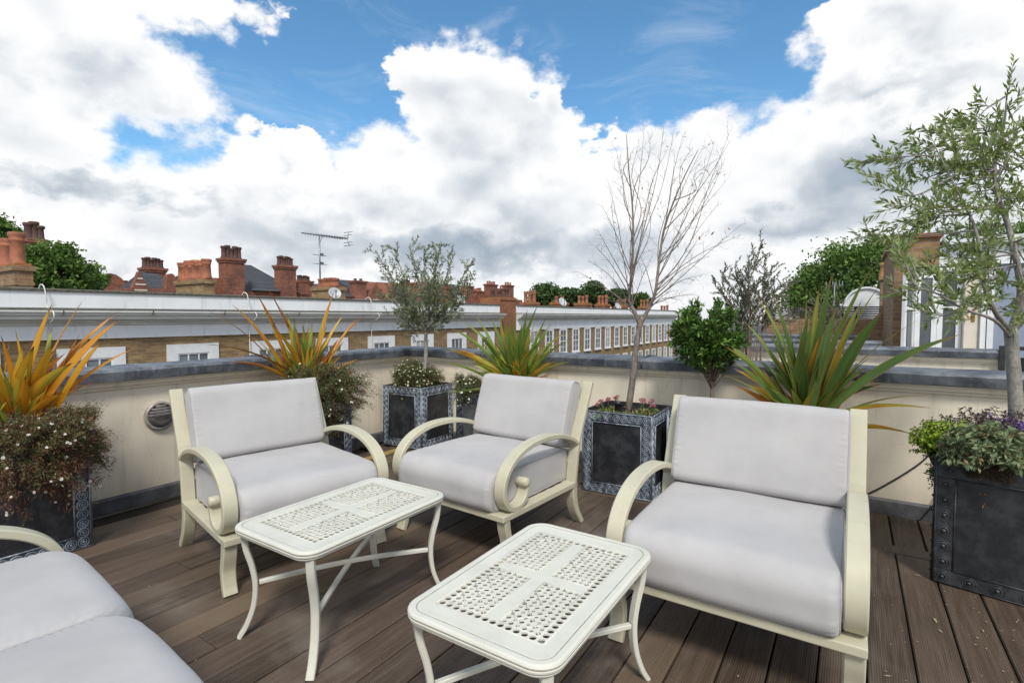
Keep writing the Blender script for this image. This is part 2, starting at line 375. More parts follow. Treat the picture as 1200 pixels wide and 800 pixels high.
# ------------------------------------------------------------------ foliage helpers
def unit(a): return a / np.maximum(np.linalg.norm(a, axis=1, keepdims=True), 1e-9)
class Leaves:
    def __init__(s): s.V = []; s.F = []; s.R = []; s.n = 0
    def add(s, P, D, L, W, fold=.25, rnd=None, N=None, shape=.42):
        P = np.asarray(P, float); n = len(P)
        if n == 0: return
        D = unit(np.asarray(D, float)); L = np.broadcast_to(np.asarray(L, float), (n,)); W = np.broadcast_to(np.asarray(W, float), (n,))
        if N is None: N = rng.normal(size=(n, 3)) + np.array([0, 0, .8])
        S = unit(np.cross(D, N)); Nn = np.cross(S, D)
        m = P + D * (L * shape)[:, None] - Nn * (W * fold)[:, None] * .5
        l = P + D * (L * shape)[:, None] + S * (W / 2)[:, None]; r = P + D * (L * shape)[:, None] - S * (W / 2)[:, None]
        tip = P + D * L[:, None] - np.array([0, 0, 1.]) * (L * .06)[:, None]
        V = np.stack([P, l, m, r, tip], 1).reshape(-1, 3)
        b = np.arange(n)[:, None] * 5 + s.n
        F = np.concatenate([b + [0, 2, 1], b + [2, 4, 1], b + [0, 3, 2], b + [3, 4, 2]], 1).reshape(-1, 3)
        if rnd is None: rnd = rng.random(n)
        s.V.append(V); s.F.append(F); s.R.append(np.repeat(rnd, 4)); s.n += 5 * n
    def build(s, name, mat, parent=None, loc=(0, 0, 0)):
        V = np.concatenate(s.V) - np.array(loc); F = np.concatenate(s.F); Rr = np.concatenate(s.R)
        me = bpy.data.meshes.new(name); me.vertices.add(len(V)); me.vertices.foreach_set('co', V.ravel())
        me.loops.add(F.size); me.loops.foreach_set('vertex_index', F.ravel().astype(np.int32))
        me.polygons.add(len(F)); me.polygons.foreach_set('loop_start', (np.arange(len(F)) * 3).astype(np.int32))
        me.update(calc_edges=True); me.validate()
        a = me.attributes.new('rnd', 'FLOAT', 'FACE'); a.data.foreach_set('value', np.clip(Rr, 0, 1))
        me.materials.append(MATS[mat]); o = bpy.data.objects.new(name, me); COL.objects.link(o)
        if parent: o.parent = parent
        return o
def rvec(k=1.): return Vector((random.gauss(0, k), random.gauss(0, k), random.gauss(0, k)))
def curve_pts(a, b_, n=6, wob=.05, sag=0.):
    a, b_ = Vector(a), Vector(b_); L = (b_ - a).length; out = []
    k1, k2 = rvec(wob * L), rvec(wob * L)
    for i in range(n + 1):
        t = i / n; out.append(a.lerp(b_, t) + k1 * math.sin(math.pi * t) + k2 * math.sin(2 * math.pi * t) * .5 + Vector((0, 0, sag * L)) * math.sin(math.pi * t))
    return out
def poly_interp(pts, sub=4):
    """Catmull-Rom through the points"""
    P = [Vector(p) for p in pts]; P = [P[0] * 2 - P[1]] + P + [P[-1] * 2 - P[-2]]; out = []
    for i in range(1, len(P) - 2):
        for k in range(sub):
            t = k / sub; a, b_, c, d = P[i - 1:i + 3]
            out.append(.5 * ((2 * b_) + (c - a) * t + (2 * a - 5 * b_ + 4 * c - d) * t * t + (3 * b_ - a - 3 * c + d) * t ** 3))
    out.append(P[-2]); return out

# ------------------------------------------------------------------ sky, sun, camera
SUN_EL, SUN_AZ = R(50), R(142)       # azimuth from +Y clockwise (sun high, behind the camera to its right)
def azel(px, py):
    d = ray(px, py).normalized(); return math.atan2(d.x, d.y), math.asin(d.z)
def build_sky():
    w = bpy.data.worlds.new('World'); scene.world = w; w.use_nodes = True
    w.cycles.sampling_method = 'MANUAL'; w.cycles.sample_map_resolution = 256
    t = NT(w.node_tree); bg = t.n['Background']; bg.inputs[1].default_value = .1
    sky = t.new('ShaderNodeTexSky', sky_type='NISHITA'); sky.sun_disc = False; sky.sun_elevation = SUN_EL; sky.sun_rotation = SUN_AZ
    sky.air_density = 1.0; sky.dust_density = .3; sky.ozone_density = 2.0; sky.altitude = 50
    d = t.new('ShaderNodeTexCoord').outputs['Generated']
    s = t.new('ShaderNodeSeparateXYZ'); t.put(s.inputs[0], d)
    az = t.m('ARCTAN2', s.outputs[0], s.outputs[1]); el = t.m('ARCSINE', s.outputs[2])
    base = t.new('ShaderNodeCombineXYZ'); t.put(base.inputs[0], az); t.put(base.inputs[1], el)
    dn = t.vm('MULTIPLY', d, (1, 1, 1.45))
    w1 = t.vm('SUBTRACT', t.noise(dn, 4.5, 3, .6, out=1), (.5, .5, .5)); w2 = t.vm('SUBTRACT', t.noise(dn, 17, 4, .62, out=1), (.5, .5, .5))
    warp = t.vm('ADD', t.vm('SCALE', w1, .17), t.vm('SCALE', w2, .06))
    p = t.vm('ADD', base.outputs[0], warp)
    p = t.vm('MULTIPLY', p, (1, 1, 0))
    def blob(px, py, rx, ry, src=p):
        a0, e0 = azel(px, py); a1, _ = azel(px + rx * .5, py); a2, _ = azel(px - rx * .5, py); _, e1 = azel(px, py - ry * .5); _, e2 = azel(px, py + ry * .5)
        ra, re = abs(a1 - a2), abs(e1 - e2)
        n = t.new('ShaderNodeVectorMath', operation='MULTIPLY_ADD'); t.put(n.inputs[0], src); n.inputs[1].default_value = (1 / ra, 1 / re, 0); n.inputs[2].default_value = (-a0 / ra, -e0 / re, 0)
        return t.vm('LENGTH', n.outputs[0]), min(ra, re)
    clouds = [(60, 70, 120, 90), (150, 95, 95, 58), (188, 92, 54, 34), (8, 180, 118, 70), (120, 30, 60, 35), (205, 8, 50, 16),
              (555, 135, 70, 78), (520, 80, 28, 22), (590, 95, 45, 36), (648, 135, 18, 32), (625, 165, 45, 38), (520, 180, 45, 42),
              (308, 200, 32, 36), (355, 182, 30, 24), (440, 190, 50, 26), (390, 225, 50, 30), (220, 250, 90, 16), (90, 254, 120, 28),
              (330, 300, 300, 92), (600, 270, 260, 100), (900, 290, 380, 110), (150, 320, 300, 60), (770, 195, 70, 36), (822, 165, 38, 40), (700, 202, 50, 26),
              (905, 195, 66, 50), (975, 165, 50, 50), (1095, 90, 140, 120), (1068, 15, 105, 70), (1170, 200, 190, 150), (1015, 110, 60, 60), (990, 210, 90, 80)]
    sd = None
    for c in clouds:
        ln, k = blob(*c); v = t.m('MULTIPLY_ADD', ln, -k, k)
        sd = v if sd is None else t.m('SMOOTH_MAX', sd, v, .015)
    # elsewhere in the sky: broken cumulus
    away, _ = blob(600, 250, 900, 520, base.outputs[0])
    gen = t.m('MULTIPLY', t.m('SUBTRACT', t.noise(dn, 2.1, 5, .55), .47), .7)
    sd = t.m('MAXIMUM', sd, t.m('SUBTRACT', gen, t.m('MULTIPLY', t.rng(away, 1.25, .95), 1.)))
    def puff(v, det=2.2):
        n = t.new('ShaderNodeTexVoronoi'); t.put(n.inputs[0], v); n.inputs['Scale'].default_value = 9; n.inputs['Detail'].default_value = det
        n.inputs['Roughness'].default_value = .5; n.inputs['Lacunarity'].default_value = 2.2; n.normalize = True
        return n.outputs[0]
    dw = t.vm('ADD', dn, t.vm('SCALE', w2, .05))
    pf = puff(dw)
    fb = t.m('SUBTRACT', t.noise(dn, 30, 5, .62), .5)
    dens = t.m('ADD', sd, t.m('ADD', t.m('MULTIPLY', t.m('SUBTRACT', .47, pf), .10), t.m('MULTIPLY', fb, .05)))
    soft = t.rng(t.noise(dn, 3.0, 2), .4, .62, .006, .03)
    mask = t.rng(dens, t.m('MULTIPLY', soft, -.35), soft)
    mask = t.m('MAXIMUM', mask, t.rng(el, .09, .04))
    # relief: light comes from above, so compare the billows a little higher up
    up = t.vm('ADD', dw, (.0, .0, .035)); pf2 = puff(up, 0.); pf1 = puff(dw, 0.)
    big1 = t.noise(dn, 3.3, 3, .55); big2 = t.noise(t.vm('ADD', dn, (0, 0, .09)), 3.3, 3, .55)
    rel = t.m('ADD', t.m('MULTIPLY', t.m('SUBTRACT', pf2, pf1), .75), t.m('MULTIPLY', t.m('SUBTRACT', big1, big2), 2.2))
    greys = [(55, 225, 130, 26, .62), (140, 240, 50, 22, .5), (110, 115, 150, 50, .42), (15, 70, 70, 60, .4), (320, 200, 34, 34, .42), (340, 262, 90, 44, .55), (205, 262, 80, 22, .5),
             (590, 225, 100, 70, .5), (540, 305, 330, 36, .8), (715, 285, 110, 44, .7), (620, 150, 50, 60, .2), (470, 235, 70, 40, .3),
             (1080, 110, 180, 36, .55), (1060, 40, 140, 40, .32), (1030, 205, 130, 46, .55), (930, 268, 150, 40, .6), (1150, 300, 130, 44, .4), (160, 310, 170, 24, .3)]
    pg = t.vm('ADD', base.outputs[0], t.vm('ADD', t.vm('SCALE', w1, .26), t.vm('SCALE', w2, .13)))
    g = None
    for a in greys:
        ln, _ = blob(*a[:4], pg); v = t.m('MULTIPLY_ADD', ln, -a[4] * .70, a[4] * .80)
        g = v if g is None else t.m('MAXIMUM', g, v)
    g = t.m('MAXIMUM', g, 0.)
    depth = t.rng(sd, .0, .12, 0., .14)
    shade = t.m('ADD', t.m('ADD', g, depth), t.m('MULTIPLY', rel, -.62), clamp=True)
    thin = t.rng(dens, .045, .0, 0., -.15)
    shade = t.m('ADD', shade, thin, clamp=True)
    cc = t.ramp(shade, [(0, (1.0, 1.0, 1.0)), (.18, (.85, .872, .895)), (.42, (.59, .64, .695)), (.7, (.43, .50, .575)), (1, (.33, .40, .48))])
    cc = t.vm('SCALE', cc, 8.05)
    lowel = t.rng(el, .0, .10, 1., 0.)
    cc = t.mix(t.m('MULTIPLY', lowel, .35), cc, (7.2, 7.3, 7.4))
    # thin high veil over the blue
    veil = t.m('MULTIPLY', t.rng(t.noise(t.vm('MULTIPLY', d, (1.2, 1.2, 3)), 3.2, 7, .65, 1.2), .47, .8), .32)
    blue = t.mix(1., sky.outputs[0], (.84, 1.27, 1.37), 'MULTIPLY')
    blue = t.mix(veil, blue, (6.2, 6.8, 7.4))
    c = t.mix(mask, blue, cc)
    below = t.rng(s.outputs[2], -.02, -.06)
    c = t.mix(below, c, (1.1, 1.05, 1.))
    t.put(bg.inputs[0], c)
    L = bpy.data.lights.new('sun', 'SUN'); L.energy = 2.3; L.angle = R(12); L.color = (1, .96, .9)
    o = bpy.data.objects.new('sun', L); COL.objects.link(o)
    dv = Vector((math.sin(SUN_AZ) * math.cos(SUN_EL), math.cos(SUN_AZ) * math.cos(SUN_EL), math.sin(SUN_EL)))
    o.rotation_euler = (-dv).to_track_quat('-Z', 'Y').to_euler()
    cam = bpy.data.cameras.new('camera'); cam.sensor_width = 36; cam.lens = CF / 1200 * 36; cam.clip_end = 2000; cam.clip_start = .05
    c = bpy.data.objects.new('camera', cam); COL.objects.link(c); c.location = CAM
    c.rotation_euler = Matrix((AR, AU, -AF)).transposed().to_euler()
    scene.camera = c
    vs = scene.view_settings; vs.view_transform = 'Standard'; vs.look = 'None'; vs.gamma = 1; vs.use_curve_mapping = False; vs.exposure = EXPOSURE
EXPOSURE = 0.38

# ------------------------------------------------------------------ terrace floor and walls
WX, WY = -4.80, 4.90
def build_terrace():
    mb = MB(); p = .176; x = .262 - 27 * p; rr = random.Random(3)
    while x < 3.4:
        y = -2.6 + rr.uniform(-.3, 0)
        while y < 4.04:
            L = 4.04 - y if rr.random() < .45 else rr.uniform(2.4, 4.8); y2 = min(y + L, 4.04)
            if 4.04 - y2 < .5: y2 = 4.04
            mb.cur = rr.random() ** 1.3 * (.88 if rr.random() < .93 else 1)
            x0, x1 = max(x + .004, WX + .02), x + p - .004; dz = rr.uniform(-.0015, .0015)
            c = .004; prof = [(x0, -.025), (x1, -.025), (x1, -c), (x1 - c, 0), (x0 + c, 0), (x0, -c)]
            mb.loops([[(a, yy, b_ + dz) for a, b_ in prof] for yy in (y + .002, y2 - .002)])
            y = y2
        x += p
    x = .262 - 27 * p
    while x < 3.4:                                              # short boards beyond the trimmer, at the wall
        mb.cur = rr.random() * .6; x0, x1 = max(x + .005, WX + .02), x + p - .005
        mb.loops([[(a, yy, b_ - .012) for a, b_ in [(x0, -.025), (x1, -.025), (x1, -.004), (x1 - .004, 0), (x0 + .004, 0), (x0, -.004)]] for yy in (4.19, WY - .06)])
        x += p
    for xs, xe in ((WX + .03, -2.4), (-2.395, .95), (.955, 3.4)):
        mb.cur = .3; prof = [(4.046, -.025), (4.184, -.025), (4.184, -.004), (4.18, .001), (4.05, .001), (4.046, -.004)]
        mb.loops([[(xx, a, b_) for a, b_ in prof] for xx in (xs, xe)])
    structure(mb.build('deck', 'deck_wood'))
    mb = MB(); mb.box(WX, 3.4, -2.9, WY, -.09, -.045); structure(mb.build('deck_base', 'deck_joist'))
    # parapets: wall > lead coping, skirting, moulding
    def parapet(name, label, a, b_, inward, th=.30, coph=1.0, skirt=True):
        a, b_ = Vector(a), Vector(b_); d = (b_ - a).normalized(); inn = Vector(inward); L = (b_ - a).length
        e = empty(name, a); tag(e, label, 'wall')
        def prof(mbx, pr):                                      # profile (inward offset, z) swept along the wall
            mbx.loops([[inn * o_ + d * s_ + Vector((0, 0, z)) for o_, z in pr] for s_ in (0, L)])
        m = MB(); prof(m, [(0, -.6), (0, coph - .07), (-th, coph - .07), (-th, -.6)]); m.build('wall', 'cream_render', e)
        m = MB(); prof(m, [(.002, coph - .07), (.018, coph - .065), (.022, coph - .045), (.04, coph - .04), (.045, coph - .012), (.06, coph - .01), (.06, coph), (-th - .03, coph), (-th - .03, coph - .068)])
        m.build('moulding', 'cream_render', e)
        m = MB(); n = max(1, round(L / 1.9)); 
        for i in range(n):
            s0, s1 = i * L / n + .004, (i + 1) * L / n - .004; loops = []
            k = 14
            for j in range(k + 1):
                ss = s0 + (s1 - s0) * j / k
                wv = [mnoise.noise(Vector((a.x + ss * 4 + q * 3, a.y + q, 3.1))) * .006 for q in range(6)]
                loops.append([inn * o_ + d * ss + Vector((0, 0, z + wv[q])) for q, (o_, z) in enumerate([(.082, coph + .004), (.092, coph + .075), (.072, coph + .098), (-th * .5, coph + .112), (-th - .05, coph + .09), (-th - .055, coph + .004)])])
            m.loops(loops, smooth=False)
            if i: 
                m.tube([inn * o_ + d * (s0 - .004) + Vector((0, 0, z)) for o_, z in [(.084, coph + .01), (.094, coph + .078), (.072, coph + .104), (-th * .5, coph + .118), (-th - .05, coph + .096)]], .010, 6)
        m.build('coping', 'lead', e)
        if skirt:
            m = MB(); prof(m, [(.001, -.02), (.034, -.02), (.03, .085), (.016, .10), (.001, .10)]); m.build('skirting', 'lead_skirting', e)
        return e
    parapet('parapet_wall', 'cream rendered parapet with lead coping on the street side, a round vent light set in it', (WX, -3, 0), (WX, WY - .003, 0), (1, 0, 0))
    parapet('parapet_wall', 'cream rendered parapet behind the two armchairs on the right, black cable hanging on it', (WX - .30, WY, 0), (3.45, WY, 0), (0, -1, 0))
    # the building under the terrace and the roofs beyond
    m = MB(); m.box(WX - .302, 3.46, -3, WY + .302, -11, -.61); tag(m.build('terrace_building', 'stock_brick'), 'stock brick building carrying the decked roof terrace', 'building')
    e = empty('neighbouring_building', (WX, WY + .31, 0)); tag(e, 'row of neighbouring roofs behind the right parapet, with stepped party walls', 'building')
    m = MB(); m.box(0, 14, .005, 50, -11.0, -.2); m.build('wall', 'stock_brick', e)
    m = MB(); m.box(0.0, 14, .01, 49.9, -.197, -.15); m.build('roof', 'roof_felt', e)
    # further party walls
    parapet('party_wall', 'first cream party wall with lead coping beyond the right parapet', (-1.25, 8.3, 0), (1.52, 8.3, 0), (0, -1, 0), skirt=False)
    parapet('party_wall', 'short lead topped party wall just in front of the brick stair house', (-2.6, 10.2, 0), (.40, 10.2, 0), (0, -1, 0), coph=1.0, skirt=False)
    parapet('party_wall', 'farthest pale party wall below the dark slatted screen', (-3.4, 13.2, 0), (.3, 13.2, 0), (0, -1, 0), coph=1.0, skirt=False)
    # round vent light
    e = empty('wall_light', (WX + .001, 1.985, .683)); tag(e, 'round metal bulkhead light with louvres over a dark lower half', 'light')
    m = MB(); m.lathe([(.118, 0), (.122, .012), (.115, .03), (.098, .036), (.098, .02)], n=40, axis='x', cap=False); m.build('rim', 'lamp_metal', e)
    m = MB(); m.lathe([(.10, .012), (.10, .0125)], n=32, axis='x'); m.build('back_plate', 'lamp_hood', e)
    m = MB(); L = []
    for k in range(9):
        ph = R(90) * k / 8; L.append([Vector((.016 + .046 * math.sin(ph) , .097 * math.cos(a) * math.cos(ph * .55), -.002 + .097 * math.sin(a) * math.cos(ph * .75))) for a in [R(180) + R(180) * j / 16 for j in range(17)]])
    m.loops(L, cap=False, closed=False, smooth=True); m.build('lower_hood', 'lamp_hood', e)
    m = MB()
    for i in range(4):
        z = .006 + i * .024; hw = math.sqrt(max(.094 ** 2 - (z + .008) ** 2, 0))
        m.sweep([(.03 + .022 * math.cos(a), hw * math.sin(a), z + .006) for a in [R(-90) + R(180) * j / 12 for j in range(13)]], (.35, 0, 1), .017, .005, .001)
    m.build('louvres', 'lamp_metal', e)
    # cables
    def cable(pix, label, r=.006, Y=WY - .012):
        pts = poly_interp([onY(x, y, Y) for x, y in pix], 6); m = MB(); m.tube([p - pts[0] for p in pts], r, 8); o = m.build('cable', 'black_metal'); o.location = pts[0]
        tag(o, label, 'cable')
    cable([(985, 586), (1015, 579), (1048, 562), (1080, 541), (1100, 520)], 'black cable sagging across the cream wall into the herb planter')
    cable([(1060, 622), (1078, 609), (1094, 591), (1104, 575)], 'short black cable rising from the skirting behind the herb planter', Y=WY - .05)
    a, b_ = onZ(444, 534, .002), onZ(471, 526, .002)
    m = MB(); m.box(-.045, .045, -.35, .35, 0, .02); o = m.build('timber_batten', 'pale_batten', bevel=.003); o.location = (-4.22, 3.9, .003)
    tag(o, 'pale yellowish timber batten lying on the deck before the corner planter', 'batten')
    # fallen bits
    lv = Leaves(); n = 420
    P = np.stack([rng.uniform(-4.6, 2.5, n), rng.uniform(.4, 4.75, n), np.full(n, .006)], 1)
    P[:200, 0] = rng.normal(.7, .5, 200); P[:200, 1] = rng.normal(3.2, .7, 200)
    D = rng.normal(size=(n, 3)) * (1, 1, .06); lv.add(P, D, rng.uniform(.004, .016, n), rng.uniform(.003, .008, n), N=np.tile([0, 0, 1.], (n, 1)))
    k = 14; P = np.stack([rng.uniform(-.2, 1.4, k), rng.uniform(2.2, 4.4, k), np.full(k, .008)], 1); D = rng.normal(size=(k, 3)) * (1, 1, .03)
    lv.add(P, D, rng.uniform(.03, .055, k), rng.uniform(.007, .012, k), N=np.tile([0, 0, 1.], (k, 1)))
    o = lv.build('leaf_litter', 'litter'); o['kind'] = 'stuff'; o['label'] = 'crumbs and dry leaf bits scattered on the deck'

# ------------------------------------------------------------------ furniture
def cushion(name, w, d, h, parent, rad=(.04, .04, .04, .04), crown=.016, seed=0, plan=.045, pucker=1.):
    """boxed cushion, origin at its centre; rad = section radii at (-y,-z) (+y,-z) (+y,+z) (-y,+z); seams run round both flat ends"""
    hx, hy, hz = w / 2, d / 2, h / 2; sec = []
    cor = [(-hy, -hz, rad[0], 180), (hy, -hz, rad[1], 270), (hy, hz, rad[2], 0), (-hy, hz, rad[3], 90)]
    P0 = []
    for cy_, cz_, r, a0 in cor:
        oy, oz = cy_ - math.copysign(r, cy_), cz_ - math.copysign(r, cz_); k = max(4, int(r * 90))
        for j in range(k + 1): a_ = R(a0 + 90 * j / k); P0.append((oy + r * math.cos(a_), oz + r * math.sin(a_), math.cos(a_), math.sin(a_)))
    for i in range(len(P0)):
        p, q = P0[i], P0[(i + 1) % len(P0)]; L_ = math.hypot(q[0] - p[0], q[1] - p[1]); k = max(1, int(L_ / .009))
        for j in range(k): f = j / k; sec.append(tuple(p[m_] + (q[m_] - p[m_]) * f for m_ in range(4)))
    xs = []; e = 0.
    steps = [0, .002, .005, .009, .014, .02, .027, .035, .044, .054, .066]
    xs = [-hx + q for q in steps]; n = int((w - .14) / .022); xs += [-hx + .08 + (w - .16) * i / n for i in range(n + 1)]; xs += [hx - q for q in reversed(steps)]
    re = .016; loops = []; arc = 0.; arcs = []
    for i, p in enumerate(sec):
        arcs.append(arc); q = sec[(i + 1) % len(sec)]; arc += math.hypot(q[0] - p[0], q[1] - p[1])
    def point(x, p, s_):
        y, z, ny, nz = p; e_ = hx - abs(x); fx = max(0, 1 - (x / hx) ** 2); fy = max(0, 1 - (y / hy) ** 2)
        off = crown * fx ** .55 * (.35 + .65 * fy ** .6)
        if e_ < re: off -= re - math.sqrt(max(0, re * re - (re - e_) ** 2))
        off += mnoise.noise(Vector((x * 3.4 + seed * 7.3, y * 3.4, z * 4))) * .0055 + mnoise.noise(Vector((x * 10 + seed, y * 10, z * 9))) * .0016
        if e_ < .075: off += pucker * .0026 * math.exp(-((e_ - .022) / .020) ** 2) * math.sin(s_ * 230 + 7 * mnoise.noise(Vector((s_ * 12, seed, math.copysign(3, x))))) * (.4 + .9 * abs(mnoise.noise(Vector((s_ * 5, seed + 3, x)))))
        y2, z2 = y + ny * off, z + nz * off
        if plan and e_ < plan: wf = max(0., min(1., -y / hy)) ** 2; y2 += wf * (plan - math.sqrt(max(0, plan * plan - (plan - e_) ** 2)))
        return Vector((x, y2, z2))
    for x in xs: loops.append([point(x, p, s_) for p, s_ in zip(sec, arcs)])
    m = MB()
    def inner(L, k, dx): c_ = sum(L, Vector()) / len(L); return [c_ + (q - c_) * k + Vector((dx, 0, 0)) for q in L]
    full = [inner(loops[0], .3, -.006), inner(loops[0], .7, -.005), inner(loops[0], .93, -.0025)] + loops + [inner(loops[-1], .93, .0025), inner(loops[-1], .7, .005), inner(loops[-1], .3, .006)]
    m.loops(full, smooth=True); o = m.build(name, 'cushion_fabric', parent)
    for L in (loops[1], loops[-2]):
        m = MB()
        sg = math.copysign(.0012, L[0].x); q = [p + Vector((sg, 0, 0)) for p in L[::2]]; c_ = sum(q, Vector()) / len(q); q = [p + (p - c_).normalized() * .0012 for p in q]; m.tube(q + [q[0], q[1]], .0034, 6, cap=False); m.build('piping', 'piping_fabric', o)
    return o

def arm_path():
    """side profile of the scroll arm: (forward, z)"""
    pts = [(-.455, .585), (-.37, .636), (-.23, .680), (-.06, .700), (.11, .692), (.25, .655), (.352, .590), (.405, .505), (.405, .418), (.362, .355), (.298, .335), (.236, .346), (.192, .382), (.176, .430), (.190, .470)]
    return [(p.y, p.z) for p in poly_interp([(0, a, b_) for a, b_ in pts], 10)]
def seat_thing(name, label, cat, loc, rz, w=1.0, nseat=1, group=None, seed=0):
    """local frame: faces -Y; forward f -> y = -f"""
    t = empty(name, loc, rz); tag(t, label, cat, group)
    hw = w / 2; b = .078; F_, B_ = .43, -.43; zt, zb = .322, .284
    m = MB()
    m.box(-hw, hw, -F_, -F_ + b, zb, zt); m.box(-hw, hw, -B_ - b, -B_, zb, zt)
    for s_ in (-1, 1):
        xo, xi = s_ * hw, s_ * (hw - b); m.box(min(xo, xi), max(xo, xi), -F_ + b, -B_ - b, zb, zt)
    for i in range(6): y = -.30 + i * .115; m.box(-hw + b, hw - b, y, y + .04, zb + .006, zt - .008)
    m.build('seat_frame', 'cream_metal', t, bevel=.005)
    for s_ in (-1, 1):
        x = s_ * (hw - b / 2)
        # front leg: bows out under the rail and kicks forward at the foot
        pts = poly_interp([(x, -.385, .284), (x, -.375, .22), (x, -.352, .13), (x, -.362, .05), (x, -.385, 0)], 5)
        m = MB(); m.sweep(pts, (1, 0, 0), [b - .006 + .0 * i for i in range(len(pts))], [.052 - .014 * i / len(pts) for i in range(len(pts))], .006); m.build('leg', 'cream_metal', t)
        pts = poly_interp([(x, .405, .284), (x, .41, .20), (x, .445, .10), (x, .515, 0)], 5)
        m = MB(); m.sweep(pts, (1, 0, 0), b - .006, [.06 - .02 * i / len(pts) for i in range(len(pts))], .006); m.build('leg', 'cream_metal', t)
        m = MB(); ap = arm_path(); pp = [(x, -f, z) for f, z in ap]
        th = [.028 + .008 * min(1, i / 24) for i in range(len(pp))]
        m.sweep(pp, (1, 0, 0), b, th, .006)
        f, z = ap[-1]; m.lathe([(.0, -b / 2 - .003), (.025, -b / 2 - .003), (.029, -b / 2 + .001), (.029, b / 2 - .001), (.025, b / 2 + .003), (0, b / 2 + .003)], c=(x, -f, z), n=20, axis='x')
        m.build('arm', 'cream_metal', t)
    # reclined back: two broad uprights, a top rail and slats behind the cushion
    tilt = lambda z: .405 + max(z - .32, 0) * .18 + max(z - .6, 0) * .30
    m = MB()
    for s_ in (-1, 1):
        x = s_ * (hw - b / 2); pts = [(x, tilt(z), z) for z in (.30, .42, .54, .66, .78, .90, 1.01)]
        m.sweep(pts, (1, 0, 0), [b] * 6 + [b], .034, .005)
    for z in (.93, .80, .64, .48):
        m.obox((0, tilt(z) + .004, z), (hw - b, 0, 0), (0, .009, 0), (0, .012, .045 if z > .9 else .03))
    m.build('back_frame', 'cream_metal', t)
    iw = w - 2 * b - .012; cw = iw / nseat
    for i in range(nseat):
        cx_ = -iw / 2 + cw * (i + .5)
        c = cushion('seat_cushion', cw - (.002 if nseat == 1 else .007), .885, .232, t, (.07, .03, .03, .105), .017 if nseat == 1 else .024, i + 1 + seed, plan=.045 if nseat == 1 else .085); c.location = (cx_, -.022, .322 + .117)
        c = cushion('back_cushion', cw + (.016 if nseat == 1 else -.002), .485, .135, t, (.03, .05, .055, .035), .012, i + 5 + seed, plan=0)
        c.location = (cx_, .468, .792); c.rotation_euler = (R(90 - 18), 0, 0)
    return t

